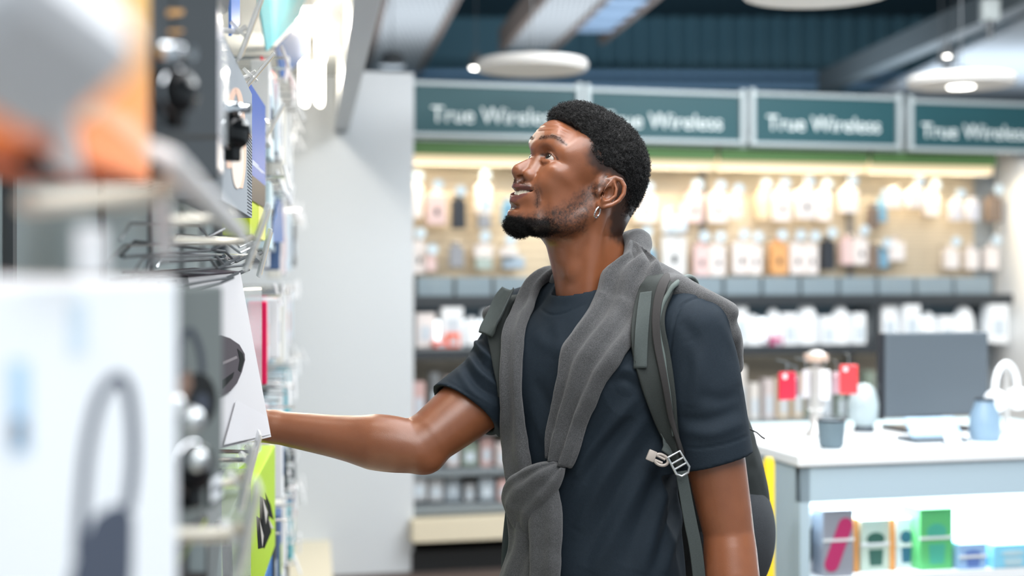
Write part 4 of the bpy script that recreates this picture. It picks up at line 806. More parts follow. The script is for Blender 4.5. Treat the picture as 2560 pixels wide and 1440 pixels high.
# --- receding goods further down the aisle: hanging packs on hooks, row by row
random.seed(11)
PAL = [((.80,.82,.84),'white'),((.55,.68,.74),'pale blue'),((.70,.02,.10),'crimson'),((.10,.42,.50),'teal'),((.75,.66,.70),'pink'),((.10,.16,.30),'navy'),((.06,.07,.08),'black'),((.80,.78,.72),'ivory'),((.30,.34,.36),'grey'),((.76,.30,.20),'coral'),((.40,.52,.10),'olive green'),((.62,.72,.80),'ice blue')]
ROWS = [(2.02,'top'),(1.74,'second'),(1.46,'third'),(1.18,'fourth'),(.90,'fifth'),(.64,'sixth')]
SPEC = {('top',0):0,('second',0):1,('top',2):11,('third',0):2,('third',1):3,('fourth',0):4,('top',1):1,('second',2):0}
for r, (z, rn) in enumerate(ROWS):
    Y = 3.35; j = 0
    while Y < 6.9 and j < 16:
        w = random.uniform(.09,.15); h = random.uniform(.15,.23); k = SPEC.get((rn, j), random.choice([0,0,0,1,11,7,7,4,8,6,3,5,9])); (col, cn) = PAL[k]
        off = random.uniform(-.04,.015); p = gfront(Y, off); ang = math.atan2(GD.y, GD.x)+random.uniform(-.05,.05)
        e = empty('hanging_pack', (p.x, p.y, z-h-.02), ang, '%s hanging pack, %s from the man in the %s row of the left shelf' % (cn, ORD[j], rn), 'package', 'packs hanging down the left shelf')
        MB().box((-w/2,0,0),(w/2,.045,h), bev=.004).build('carton', mat('pal_'+cn.replace(' ','_'), col, .45), e); MB().box((-w*.3,-.001,h*.25),(w*.3,0,h*.6)).build('label_print', mat('pal_'+PAL[(k+5) % 12][1].replace(' ','_'), PAL[(k+5) % 12][0], .45), e)
        MB().tube([(0,.385-abs(off),h+.014),(0,-.03,h+.014)], .0035, 6).build('hook', hook_m, e)
        if random.random() < .75:
            M_ = Matrix.Translation((0,-.036,h+.012)) @ Matrix.Rotation(random.uniform(-.5,.2), 4, 'X'); MB().box((-.022,-.003,-.03),(.022,.003,.03), M_, .002).build('ticket_holder', mat('holder_white', (.74,.75,.77)), e)
        Y += w+random.uniform(.03,.09); j += 1

mat = _mat
# ================================================================== the man
def head_R(yaw, pitch, roll):
    cy, sy = math.cos(yaw), math.sin(yaw)
    fw = np.array([-cy,-sy,0]); lf = np.array([sy,-cy,0]); up = np.array([0,0,1.])
    f2 = fw*math.cos(pitch)+up*math.sin(pitch); u2 = up*math.cos(pitch)-fw*math.sin(pitch)
    return np.stack([f2, lf*math.cos(roll)+u2*math.sin(roll), u2*math.cos(roll)-lf*math.sin(roll)], 1)
HR = head_R(*[math.radians(a) for a in (27, 27, -4)]); HC = np.array([.119, 2.47, 1.652])
def h2w(p): return np.asarray(p) @ HR.T + HC
def w2h(p): return (np.asarray(p, float)-HC) @ HR
PHI = math.radians(38); TF = np.array([-math.sin(PHI), -math.cos(PHI), 0]); TL = np.array([math.cos(PHI), -math.sin(PHI), 0])
TC = np.array([.14, 2.48, 0])
def T(f, l, z): return TC+f*TF+l*TL+np.array([0,0,z])
TR = np.stack([TF, TL, np.array([0,0,1.])], 1)     # columns f,l,z axes
NB = T(0, 0, 1.455)                                 # base of the neck
# arm joints (world)
RS = T(-.0, -.126, 1.358); RE = np.array(P(1040, 1122, 2.43)); RW = np.array(P(690, 1068, 2.44))
LS = T(-.015, .19, 1.412); LE = np.array(P(1822, 1335, 2.36)); LW = np.array(P(1850, 1700, 2.30))
HAIR_POLY = [(.108,.078),(.085,.074),(.066,.068),(.056,.060),(.050,.045),(.034,.034),(.020,.030),(.0,.038),(-.022,.040),(-.036,.030),(-.043,.008),(-.052,-.015),(-.072,-.046),(-.16,-.05),(-.16,.2),(.16,.2),(.13,.08)]

def both(fn):
    for s in (1, -1): fn(s)
def build_head_field():
    F = Field((-.175,-.115,-.265), (.15,.115,.15), .0015)
    # skull, face masses
    F.ell((.006,0,.040), (.103,.0735,.079), 0)
    F.ell((-.03,0,.02), (.062,.066,.062), .02)
    F.ell((.050,0,-.038), (.052,.050,.062), .03)
    F.ell((.066,0,-.050), (.040,.032,.05), .02)
    def face(s):
        F.ell((.064,s*.044,-.010), (.030,.022,.020), .018)                 # cheek bone
        F.ell((.073,s*.036,-.030), (.022,.018,.020), .014)                 # smiling cheek
        F.chain([(.074,0,-.098),(.056,s*.028,-.096),(.010,s*.050,-.072),(-.006,s*.056,-.045),(-.006,s*.058,-.01)], [.019,.017,.015,.015,.014], .018)
        F.ell((.022,s*.046,-.045), (.040,.016,.042), .02)                  # masseter
        F.chain([(.101,s*.008,.024),(.098,s*.028,.029),(.081,s*.049,.024)], [.011,.0105,.009], .014)   # brow ridge
        F.ell((.045,s*.055,.035), (.035,.016,.03), .02)
    both(face)
    F.ell((.098,0,.045), (.014,.045,.03), .02)
    F.ell((.079,0,-.100), (.018,.020,.014), .012)                           # chin
    F.ell((.030,0,-.078), (.055,.042,.030), .02)
    # neck (world points brought into the head frame)
    nb = w2h(NB); F.chain([(-.022,0,-.015), (-.030,0,-.075), nb*.55+np.array([-.030,0,-.075])*.45, nb, w2h(NB+[0,0,-.12])], [.060,.054,.055,.060,.08], .02)
    F.chain([(-.068,0,.0), (-.075,0,-.05), w2h(T(-.06,0,1.47)), w2h(T(-.07,0,1.36))], [.036,.034,.045,.06], .03)
    def sterno(s): F.chain([(-.02,s*.056,-.03), w2h(T(.045,s*.016,1.435))], [.013,.011], .02)
    both(sterno)
    F.ell(w2h(T(.056,0,1.512)), (.012,.011,.016), .016)                     # larynx
    def traps(s): F.chain([w2h(T(-.035,s*.02,1.52)), w2h(T(-.035,s*.09,1.45)), w2h(T(-.03,s*.15,1.425))], [.03,.032,.035], .03)
    both(traps)
    def clav(s): F.chain([w2h(T(.052,s*.012,1.432)), w2h(T(.042,s*.045,1.438))], [.011,.010], .02)
    both(clav)
    # eyes
    def eye(s):
        F.ell((.112,s*.033,.008), (.022,.0185,.0135), .010, mode='sub')
        F.ell((.0855,s*.0322,.0092), (.0148,.0148,.0146), .004)
        R = rot_x(s*-.12)
        F.ell((.113,s*.0336,.0085), (.034,.0168,.0066), .0016, R=R, mode='sub')
        F.chain([(.097,s*.022,.0005),(.0975,s*.031,-.0018),(.0925,s*.041,.0008)], [.0026,.0030,.0026], .006)  # lower-lid bag
    both(eye)
    # nose
    F.chain([(.0965,0,.012),(.0965,0,.0010),(.1085,0,-.0130),(.1175,0,-.0305)], [.0080,.0072,.0092,.0132], .008)
    def nose(s):
        F.chain([(.098,s*.010,.0),(.101,s*.013,-.016),(.1035,s*.0165,-.031)], [.007,.0085,.0095], .008)
        F.ell((.1035,s*.0185,-.0325), (.0125,.0085,.0098), .004)
        F.ell((.1105,s*.0102,-.0440), (.0105,.0052,.0085), .0025, R=rot_z(s*-.45), mode='sub')
    both(nose)
    F.chain([(.1175,0,-.0415),(.1085,0,-.0465)], [.0042,.0045], .004)
    # mouth
    F.ell((.085,0,-.062), (.0265,.030,.024), .012)
    def mouth(s):
        F.chain([(.1085,0,-.0560),(.1065,s*.011,-.0555),(.0985,s*.0225,-.0530),(.0845,s*.0325,-.0515)], [.0062,.0060,.0050,.0032], .005)
        F.chain([(.1005,0,-.0795),(.0975,s*.012,-.0775),(.0905,s*.0225,-.0685),(.0815,s*.0320,-.0555)], [.0068,.0062,.0052,.0034], .005)
        F.chain([(.113,0,-.0675),(.1115,s*.011,-.0662),(.1080,s*.0215,-.0610),(.0965,s*.0325,-.0545)], [.0066,.0064,.0058,.0034], .0016, mode='sub')
        F.chain([(.1035,s*.012,-.0655),(.097,s*.0215,-.0608),(.0890,s*.0305,-.0550)], [.0062,.0052,.0026], .0016, mode='sub')
        F.chain([(.098,0,-.067),(.093,s*.012,-.065)], [.0095,.008], .002, mode='sub')
        F.chain([(.116,s*.0035,-.0475),(.114,s*.004,-.0525)], [.0012,.0012], .004)
    both(mouth)
    F.chain([(.1005,0,-.0895),(.097,.012,-.089)], .002, .008, mode='sub'); F.chain([(.1005,0,-.0895),(.097,-.012,-.089)], .002, .008, mode='sub')
    # ears
    def ear(s):
        y = lambda a: s*a
        Rr = rot_z(s*.38)
        F.ell((-.010,y(.068),-.002), (.013,.012,.020), .008)
        F.ell((-.016,y(.0795),.000), (.0175,.0040,.0270), .004, R=Rr)
        F.ell((.001,y(.070),.008), (.010,.0075,.017), .008)
        F.ell((-.012,y(.083),-.004), (.0105,.0075,.0130), .003, mode='sub')
        F.ell((-.019,y(.0855),.015), (.0085,.004,.0085), .003, mode='sub')
        F.chain([(-.009,y(.0745),-.001),(-.001,y(.0745),.008),(-.003,y(.0770),.019),(-.011,y(.0805),.0275),(-.021,y(.0850),.0285),(-.0305,y(.0890),.021),(-.0345,y(.0905),.009),(-.0325,y(.0890),-.005),(-.0260,y(.0850),-.017),(-.0170,y(.0800),-.0255)], [.0026,.0036,.0042,.0042,.0040,.0038,.0037,.0036,.0036,.0040], .003)
        F.chain([(-.013,y(.0835),.019),(-.0205,y(.0865),.010),(-.0235,y(.0870),-.001),(-.019,y(.0835),-.0125),(-.0105,y(.0790),-.0185)], [.0018,.0025,.0028,.0030,.0036], .004)
        F.ell((-.0105,y(.0765),-.0255), (.0065,.0042,.0068), .004)
        F.ell((.0010,y(.0745),-.008), (.0050,.0045,.0065), .004)
        F.ell((-.0055,y(.074),-.008), (.0038,.008,.0045), .002, mode='sub')
    both(ear)
    return F
def rot_x(a): c, s = math.cos(a), math.sin(a); return np.array([[1,0,0],[0,c,-s],[0,s,c]])
def rot_y(a): c, s = math.cos(a), math.sin(a); return np.array([[c,0,s],[0,1,0],[-s,0,c]])
def rot_z(a): c, s = math.cos(a), math.sin(a); return np.array([[c,-s,0],[s,c,0],[0,0,1]])

def add_arm(F, S, E, W, sc=1., k=.02, up=1.):
    S, E, W = map(np.array, (S, E, W)); d = E-S; e = W-E
    F.chain([S, S+d*.3, S+d*.62, S+d*.88, E, E+e*.12, E+e*.30, E+e*.6, W], [.055*sc*up,.053*sc*up,.050*sc*up,.045*sc*(up+1)/2,.042*sc,.044*sc,.045*sc,.036*sc,.028*sc], k)
def add_hand(F, W, d, up, side, curl=.5, flip=1):
    """palm and five fingers: d = direction wrist->knuckles, up = back of the hand, side = towards the thumb"""
    W = np.array(W); d, up, side = [np.array(a)/np.linalg.norm(a) for a in (d, up, side)]
    F.chain([W, W+d*.02], [.026,.026], .012)
    for t in (-.027, -.009, .009, .026): F.chain([W+d*.015+side*t*.6, W+d*.088+side*t], [.016,.0125], .008)
    for i, (t, L) in enumerate(((.028,.072),(.010,.082),(-.009,.076),(-.027,.058))):
        p = W+d*.090+side*t; ang = 0; pts = [p]; 
        for j, fr in enumerate((.44,.32,.24)):
            ang += curl*(.7 if j == 0 else .9); p = p+(d*math.cos(ang)-up*math.sin(ang))*L*fr; pts.append(p)
        F.chain(pts, [.0100,.0090,.0082,.0072], .003)
    p = W+d*.028+side*.026; q = p+(d*.75+side*.65)*.042-up*.010; r = q+(d*.95+side*.1)*.032-up*.012; s2 = r+(d*.95-side*.15)*.026-up*.010
    F.chain([W+d*.015+side*.012, p, q, r, s2], [.018,.017,.0125,.0105,.0085], .008)

def build_body():
    F = build_head_field()
    zrow = HR[2]                                            # world z = zrow . p + HC[2]
    F.half(-zrow, -(1.428-HC[2]))
    v, f = F.mesh()
    nn = np_normals(v, f); x, y, z = v.T                     # furrows of the raised brow, crow's feet
    m = sstep(.080,.098,x)*sstep(.044,.050,z)*sstep(.074,.066,z)
    v = v+nn*(m*.0003*np.sin((z-.10*y*y*20)*2*math.pi/.0085+.6*vnoise(v*60,3)))[:,None]
    def crease(pts, amp, w):
        d = np.full(len(v), 1.)
        for s in (1,-1):
            q = [np.array((a, s*b, c)) for a, b, c in pts]
            for a, b in zip(q[:-1], q[1:]):
                ab = b-a; t = np.clip(((v-a)@ab)/(ab@ab), 0, 1); d = np.minimum(d, np.linalg.norm(v-a-t[:,None]*ab, axis=1))
        return amp*np.exp(-(d/w)**2)
    cr = crease([(.0975,.0285,-.0260),(.0930,.0345,-.0370),(.0850,.0405,-.0500),(.0770,.0430,-.0620)], .0016, .0026)      # smile lines
    cr += crease([(.0990,.0270,-.0250),(.0985,.0285,-.0340),(.1010,.0240,-.0430)], .0012, .0018)
    cr += crease([(.0985,.0195,.0135),(.1005,.0280,.0185),(.0980,.0380,.0180),(.0900,.0470,.0130)], .0011, .0013)       # lid crease
    cr += crease([(.1000,.0215,-.0030),(.0990,.0310,-.0062),(.0930,.0420,-.0030)], .0008, .0013)
    cr += crease([(.0985,.0235,-.0065),(.0970,.0330,-.0098),(.0910,.0430,-.0060)], .0006, .0013)
    v = v-nn*cr[:,None]
    hv = v; vw = h2w(v)
    B = Field((-.60,2.08,.88), (.56,2.80,1.50), .004)
    B.ell(T(0,0,1.28), (.100,.160,.19), 0, R=TR); B.ell(T(.005,0,1.06), (.095,.145,.2), .05, R=TR)
    B.chain([NB+[0,0,-.12], NB], [.08,.060], .03); B.chain([T(-.03,-.16,1.43), T(-.03,0,1.45), T(-.03,.16,1.43)], .045, .03)
    add_arm(B, RS, RE, RW, up=1.09); add_arm(B, LS, LE, LE+(LW-LE)*1.0)
    B.ell(RE+np.array([.022,0,-.020]), (.022,.022,.020), .02)              # elbow point
    B.ell(RE+np.array([-.05,0,.012]), (.055,.034,.036), .03)
    hd = np.array([-.97,-.12,.06]); add_hand(B, RW+np.array([-.012,0,.002]), hd, (.05,.75,.6), (-.1,-.55,.8), .42)
    B.half((0,0,1), 1.4325)
    v2, f2 = B.mesh()
    # colour masks in the head frame
    x, y, z = hv[:,0], hv[:,1], hv[:,2]; ay = np.abs(y)
    x, y, z = hv.T; ay = np.abs(y); n1 = fbm(hv*140, 2, 5); n2 = vnoise(hv*420, 9); n3 = vnoise(hv*900, 3)
    hp = poly_sdf(x, z, HAIR_POLY)
    fade = (1-sstep(.0, .020, hp+n1*.003))*(1-sstep(.062,.085, x)*.55)
    fade *= (ay < .074) | (z > .028) | (x > .01)
    fade *= 1-.6*sstep(.045,.06,x)
    fade = np.where(x > .075, (1-sstep(-.001,.005, hp+n1*.001)), fade)
    beardP = [(.12,-.108),(.092,-.0985),(.078,-.092),(.062,-.070),(.046,-.060),(.032,-.030),(.018,.0),(.008,.03),(-.006,.03),(.0,-.04),(-.012,-.075),(.01,-.105),(.03,-.125),(.06,-.135),(.12,-.14)]
    bd = poly_sdf(x, z, beardP)
    beard = (1-sstep(-.010,.010, bd+n1*.004))
    chin = (1-sstep(-.004,.006, poly_sdf(x, z, [(.13,-.108),(.095,-.104),(.072,-.095),(.052,-.087),(.035,-.100),(.03,-.16),(.13,-.16)])+n1*.002))
    must = sstep(.006,-.002, poly_sdf(x, z, [(.118,-.0455),(.105,-.0455),(.094,-.046),(.084,-.052),(.079,-.060),(.074,-.075),(.080,-.072),(.0855,-.057),(.096,-.0505),(.118,-.053)])+n1*.0015)
    soul = sstep(.005,-.002, np.hypot((ay)/1.6, z+.092)-.005)*(x > .08)
    hair = np.clip(np.maximum.reduce([fade*.85, beard*.74*(.75+.5*n2), must*.62*(.8+.4*n2), chin*.95, soul*.5]), 0, 1)
    bx = [(.116,.038),(.1085,.0445),(.0985,.0445),(.086,.038),(.086,.0350),(.0985,.0385),(.1085,.0375),(.116,.0315)]
    brow = sstep(.0035,-.001, poly_sdf(x, z, bx)+n1*.0007)*(ay > .009)*.55
    hair = np.maximum(hair, np.clip(brow*(.85+.3*n2), 0, 1))
    lipu = sstep(.0035,.0,  np.abs(z-(-.0575+.0035*(ay/.03)**2)) -.0045)*(ay < .029)*(x > .078)
    lipl = sstep(.0035,.0,  np.abs(z-(-.0785+.021*(ay/.029)**2)) -.0048)*(ay < .029)*(x > .076)
    lip = np.clip(np.maximum(lipu*sstep(.1,.6,(x-.07)*25), lipl), 0, 1)
    inn = ((x < .099-ay*ay*14) & (x > .06) & (ay < .027) & (z < -.057) & (z > -.078)).astype(float)*sstep(.0,.3,(.101-ay*ay*14-x)*60)
    e_ = np.sqrt(((ay-.0336)/.0168)**2+((z-.0085)/.0066)**2); lash = np.exp(-((e_-1.06)/.13)**2)*(z > .0085)*(x > .078)*.8
    hair = np.maximum(hair, lash)
    nh = len(hv); zz = np.zeros(len(v2))
    V = np.concatenate([vw, v2]); Fq = np.concatenate([f, f2+nh])
    me = np_mesh('person', V, Fq, {'hair': np.concatenate([hair, zz]), 'lip': np.concatenate([lip, zz]), 'inner': np.concatenate([inn, zz])})
    return me, hv, f
def skin_material():
    m = bpy.data.materials.new('skin'); m.use_nodes = True; nt = m.node_tree; b = nt.nodes['Principled BSDF']
    def attr(n):
        a = nt.nodes.new('ShaderNodeAttribute'); a.attribute_name = n; return a.outputs['Fac']
    def mix(f, A, B):
        x = nt.nodes.new('ShaderNodeMix'); x.data_type = 'RGBA'
        if hasattr(f, 'links'): nt.links.new(f, x.inputs['Factor'])
        else: x.inputs['Factor'].default_value = f
        for nm, c in (('A', A), ('B', B)):
            if isinstance(c, tuple): x.inputs[nm].default_value = (*c, 1)
            else: nt.links.new(c, x.inputs[nm])
        return x.outputs['Result']
    tc = nt.nodes.new('ShaderNodeTexCoord')
    n = nt.nodes.new('ShaderNodeTexNoise'); n.inputs['Scale'].default_value = 22; n.inputs['Detail'].default_value = 6; nt.links.new(tc.outputs['Object'], n.inputs['Vector'])
    base = mix(n.outputs['Fac'], SKIN_A, SKIN_B)
    c = mix(attr('lip'), base, (.16,.052,.042)); c = mix(attr('inner'), c, (.10,.012,.012)); c = mix(attr('hair'), c, (.0075,.006,.006))
    nt.links.new(c, b.inputs['Base Color'])
    b.inputs['Roughness'].default_value = .34; b.inputs['Specular IOR Level'].default_value = .65
    b.inputs['Subsurface Weight'].default_value = .08; b.inputs['Subsurface Radius'].default_value = (1,.35,.2); b.inputs['Subsurface Scale'].default_value = .004
    n2 = nt.nodes.new('ShaderNodeTexNoise'); n2.inputs['Scale'].default_value = 900; n2.inputs['Detail'].default_value = 2; nt.links.new(tc.outputs['Object'], n2.inputs['Vector'])
    bp = nt.nodes.new('ShaderNodeBump'); bp.inputs['Strength'].default_value = .25; bp.inputs['Distance'].default_value = .0006
    nt.links.new(n2.outputs['Fac'], bp.inputs['Height']); nt.links.new(bp.outputs['Normal'], b.inputs['Normal'])
    return m
SKIN_A = (.180,.058,.0230); SKIN_B = (.290,.102,.043)
body_me, HV, HFQ = build_body()
person = link('person', body_me, skin_material())
tag(person, 'smiling bearded man in navy t-shirt, grey sweater tied over shoulders, reaching to shelf', 'person')

# eyes
eye_w = mat('eye_white', (.50,.45,.40), .15, coat=.5)
iris_m = mat('iris', (.010,.006,.004), .08, coat=1.)
for s in (1,-1):
    c = np.array([.0855, s*.0322, .0092]); g = np.array([.95, .02, .22]); g = g/np.linalg.norm(g)
    if s == 1: g = np.array([.93,.14,.22]); g /= np.linalg.norm(g)
    mb = MB(); M = Matrix.Translation(Vector(h2w(c)))
    q = Vector(HR@g).to_track_quat('Z', 'Y').to_matrix().to_4x4()
    R = .0128; prof = [(R*math.sin(t), R*math.cos(t)) for t in np.linspace(.001, math.pi-.001, 20)]
    e = mb.lathe(prof, 28, M@q).build('eye', eye_w, person)
    mb = MB(); prof = [((R+.0004)*math.sin(t), (R+.0004)*math.cos(t)) for t in np.linspace(.57,.005,8)]
    mb.lathe(prof, 24, M@q).build('iris', iris_m, e)
# teeth: each tooth a piece
tooth_m = mat('tooth', (.88,.80,.64), .2, coat=.3)
tm = None; gums = empty('teeth'); gums.parent = person
for i in range(-5, 6):
    a = i+.0; w = .0082 if abs(i) < 2 else .0068
    ang = i*.235; x = .0790+.0240*math.cos(ang); yv = .0235*math.sin(ang)
    zc = -.0630+.0055*(abs(yv)/.024)**2
    if tm is None:
        mb = MB(); mb.box((-.0022,-.0039,-.0062), (.0022,.0039,.0055), bev=.0018); t0 = mb.build('tooth', tooth_m, gums); tm = t0.data; o = t0
    else: o = link('tooth', tm, tooth_m, gums)
    R3 = HR@rot_z(ang*.95); s = (w/.0078, w/.0078*.90, (1.0, 1.06, .94)[i % 3])
    M = Matrix([[*(R3[r]*np.array(s)), h2w((x,yv,zc))[r]] for r in range(3)]+[[0,0,0,1]])
    o.matrix_world = M
# earring
mb = MB(); ring = [h2w(np.array([-.0105+.0018*0, .0795, -.0395])+np.array([.0085*math.cos(t)*.80, .0085*math.cos(t)*.60, .0098*math.sin(t)])) for t in np.linspace(0, 2*math.pi, 33)]
er = mb.tube(ring, .0014, 8, cap=False).build('earring', mat('silver', (.8,.8,.82), .18, 1.), person); er['label'] = 'small silver hoop earring'

# ------------------------------------------------------------------ hair
rng = np.random.default_rng(7)
def hair_field():
    F = Field((-.135,-.11,-.07), (.135,.11,.165), .0016)
    F.ell((.000,0,.048), (.1035,.0785,.0905), 0)
    F.ell((.048,0,.086), (.058,.058,.044), .02)
    F.ell((-.050,0,.016), (.050,.052,.064), .02)
    X = F.ax[0][:,None,None]; Z = F.ax[2][None,None,:]
    g = poly_sdf(np.broadcast_to(X[:,:,0], (len(F.ax[0]), len(F.ax[2]))).astype(float), np.broadcast_to(Z[0], (len(F.ax[0]), len(F.ax[2]))).astype(float), HAIR_POLY)
    g = g[:,None,:].astype(np.float32)
    # sides are clipped short: the shell thins towards the edge
    F.v = -smin_np(-F.v, -np.broadcast_to(g+.001, F.v.shape), .010)
    return F
HFld = hair_field(); hv2, hf2 = HFld.mesh(); hn = np_normals(hv2, hf2)
bump = fbm(hv2*210, 2, 21)*.0016+vnoise(hv2*95, 4)*.0016
hv2d = hv2+hn*bump[:,None]
hair_m = mat('black_hair', (.0065,.0062,.0066), .5, spec=.45, bump=.8, bscale=900)
hair_o = link('hair', np_mesh('hair', h2w(hv2d), hf2), hair_m, person); hair_o['label'] = 'short black curly hair, faded at the sides'
def curls(name, base, nrm, n, length, rad, turns, tr, m, jit=.35, segs=9):
    """n tiny curled strands growing on the points"""
    idx = rng.choice(len(base), n, replace=len(base) < n); p = base[idx]; d = nrm[idx]+rng.normal(0, jit, (n,3)); d /= np.linalg.norm(d, axis=1)[:,None]
    a = np.cross(d, rng.normal(size=(n,3))); a /= np.linalg.norm(a, axis=1)[:,None]; b = np.cross(d, a)
    L = length*(.6+.8*rng.random(n)); R = rad*(.7+.6*rng.random(n)); ph = rng.random(n)*6.28; sg = np.where(rng.random(n) > .5, 1, -1)
    t = np.linspace(0, 1, segs); ctr = np.zeros((n, segs, 3))
    for i, tt in enumerate(t):
        an = ph+sg*turns*6.28*tt; g = min(1, tt*3)
        ctr[:,i] = p+d*((L*tt)[:,None]-.001)+(a*np.cos(an)[:,None]+b*np.sin(an)[:,None])*(R*g)[:,None]
    tan = np.gradient(ctr, axis=1); tan /= np.maximum(np.linalg.norm(tan, axis=2), 1e-9)[:,:,None]
    u = np.cross(tan, np.broadcast_to(d[:,None], tan.shape)); u /= np.maximum(np.linalg.norm(u, axis=2), 1e-9)[:,:,None]; w = np.cross(tan, u)
    taper = (1-.5*t)[None,:,None]*tr
    ring = np.stack([ctr+(u*math.cos(q)+w*math.sin(q))*taper for q in (0, 2.094, 4.189)], 2)    # n,segs,3,3
    V = ring.reshape(-1, 3); k = np.arange(n)[:,None,None]*segs*3+np.arange(segs-1)[None,:,None]*3; r = np.arange(3)[None,None,:]
    Fq = np.stack([k+r, k+(r+1) % 3, k+3+(r+1) % 3, k+3+r], -1).reshape(-1, 4)
    o = link(name, np_mesh(name, h2w(V), Fq), m, person); o['kind'] = 'stuff'
    return o
hp2 = poly_sdf(hv2[:,0], hv2[:,2], HAIR_POLY); top = hp2 < -.006
curls('hair_curls', hv2d[top], hn[top], 13000, .0062, .0016, 1.6, .00042, hair_m)
low = (hp2 >= -.006)
if low.sum() > 10: curls('hair_edge', hv2d[low], hn[low], 2500, .0028, .0006, .8, .00022, hair_m, .3, 6)
# beard: goatee volume with curls, short stubble on lip and jaw
hn1 = np_normals(HV, HFQ); x, y, z = HV[:,0], HV[:,1], HV[:,2]; ay = np.abs(y)
G = Field((.02,-.05,-.15), (.125,.05,-.07), .0014)
G.ell((.076,0,-.1165), (.0190,.022,.0120), 0); G.chain([(.072,.016,-.112),(.048,.031,-.104)], [.008,.003], .01); G.chain([(.072,-.016,-.112),(.048,-.031,-.104)], [.008,.003], .01)
gv, gf = G.mesh(); gn = np_normals(gv, gf); gv = gv+gn*(fbm(gv*260, 2, 2)*.0012)[:,None]
beard_m = mat('black_beard', (.006,.0055,.0055), .6, spec=.3, bump=.8, bscale=900)
bo = link('beard', np_mesh('beard', h2w(gv), gf), beard_m, person); bo['label'] = 'short curly black chin beard'
curls('beard_curls', gv, gn, 2600, .0075, .0021, 1.6, .00026, beard_m, .5, 11)
chinm = (poly_sdf(x, z, [(.13,-.109),(.095,-.105),(.070,-.094),(.050,-.082),(.026,-.092),(.03,-.135),(.13,-.14)]) < 0)
curls('beard_stubble', HV[chinm], hn1[chinm]*.6+np.array([.2,0,-.5]), 3500, .0050, .0009, 1.0, .00020, beard_m, .35, 6)
mm = (poly_sdf(x, z, [(.118,-.0465),(.105,-.0465),(.094,-.047),(.084,-.053),(.079,-.061),(.074,-.078),(.079,-.074),(.0855,-.0575),(.096,-.051),(.118,-.0525)]) < 0) & (x > .06)
if mm.sum() > 10: curls('moustache', HV[mm], hn1[mm]*.5+np.array([0,0,-.6]), 800, .0022, .0003, .4, .00013, beard_m, .3, 5)
jm = (poly_sdf(x, z, [(.060,-.078),(.046,-.064),(.030,-.035),(.018,-.005),(.006,.02),(-.002,.0),(.0,-.045),(-.008,-.072),(.012,-.100),(.04,-.118)]) < 0) & (ay > .02)
curls('jaw_stubble', HV[jm], hn1[jm]*.6+np.array([.1,0,-.5]), 6000, .0022, .0003, .4, .00012, beard_m, .3, 4)
for s in (1,-1):
    bm_ = (poly_sdf(x, z, [(.116,.0375),(.1085,.044),(.0985,.044),(.086,.0375),(.086,.0355),(.0985,.039),(.1085,.038),(.116,.032)]) < 0) & (y*s > .010) & (ay < .06)
    if bm_.sum() > 10: curls('eyebrow', HV[bm_], hn1[bm_]*.25+np.array([-.35,s*.5,.12]), 300, .0045, .0003, .25, .00013, beard_m, .22, 5)
# ------------------------------------------------------------------ t-shirt
def flat_cut(F, a, d, nrm, r, s0, k=.002):
    """remove everything beyond distance s0 along d from a, within radius r of the axis"""
    a = np.array(a); d = np.array(d)/np.linalg.norm(d); nrm = np.array(nrm)/np.linalg.norm(nrm); c = a+d*s0
    def fn(X, Y, Z):
        x, y, z = X-a[0], Y-a[1], Z-a[2]; s = x*d[0]+y*d[1]+z*d[2]
        rad = np.sqrt(np.maximum((x-s*d[0])**2+(y-s*d[1])**2+(z-s*d[2])**2, 0))
        return np.maximum(np.maximum(rad-r, s0-.06-s), -((X-c[0])*nrm[0]+(Y-c[1])*nrm[1]+(Z-c[2])*nrm[2]))
    c0 = a+d*(s0-.06); c1 = a+d*(s0+.3); lo = np.minimum(c0, c1)-r; hi = np.maximum(c0, c1)+r
    F._op(fn, lo, hi, k, 'sub')
def build_shirt():
    F = Field((-.22,2.10,.86), (.52,2.82,1.56), .0032)
    F.ell(T(.002,0,1.27), (.118,.172,.215), 0, R=TR)
    F.ell(T(.006,0,1.05), (.116,.166,.26), .06, R=TR); F.ell(T(0,0,.93), (.118,.170,.22), .05, R=TR)
    F.ell(T(.055,.075,1.33), (.060,.085,.085), .04, R=TR); F.ell(T(.055,-.075,1.33), (.060,.085,.085), .04, R=TR)
    F.chain([T(-.035,-.17,1.428), T(-.035,-.07,1.458), T(-.035,.07,1.458), T(-.035,.175,1.428)], [.048,.046,.046,.050], .03)
    F.chain([NB+[0,0,-.10], NB+[0,0,-.005]], [.10,.070], .03)
    dR = (RE-RS)/np.linalg.norm(RE-RS); dL = (LE-LS)/np.linalg.norm(LE-LS)
    F.chain([T(-.02,-.165,1.415), RS+dR*.10, RS+dR*.27], [.055,.068,.066], .035)
    F.chain([LS+[0,0,-.002], LS+dL*.12, LS+dL*.30], [.064,.066,.0625], .035)
    hR, hL = .172, .225
    flat_cut(F, RS, dR, dR+np.array([.12,0,-.26]), .100, hR); flat_cut(F, LS, dL, dL+np.array([.10,0,-.02]), .092, hL)
    F.chain([RS+dR*(hR-.05), RE], [.056,.062], .004, mode='sub'); F.chain([LS+dL*(hL-.05), LE], [.050,.060], .004, mode='sub')
    # neck opening and ribbed collar
    up = (h2w((-.030,0,-.075))-NB); up /= np.linalg.norm(up)
    F.chain([NB-up*.02, NB+up*.12], [.062,.070], .004, mode='sub')
    ring = []
    for a in np.linspace(0, 2*math.pi, 49):
        f = .070*math.cos(a); ring.append(T(f-.004, .072*math.sin(a), 1.473-.20*f-.012*max(0, math.cos(a))))
    F.chain(ring, .0062, .003); F.chain([p+np.array([0,0,-.008])+.002*TF*math.cos(0) for p in ring], .0058, .003)
    return F.mesh()
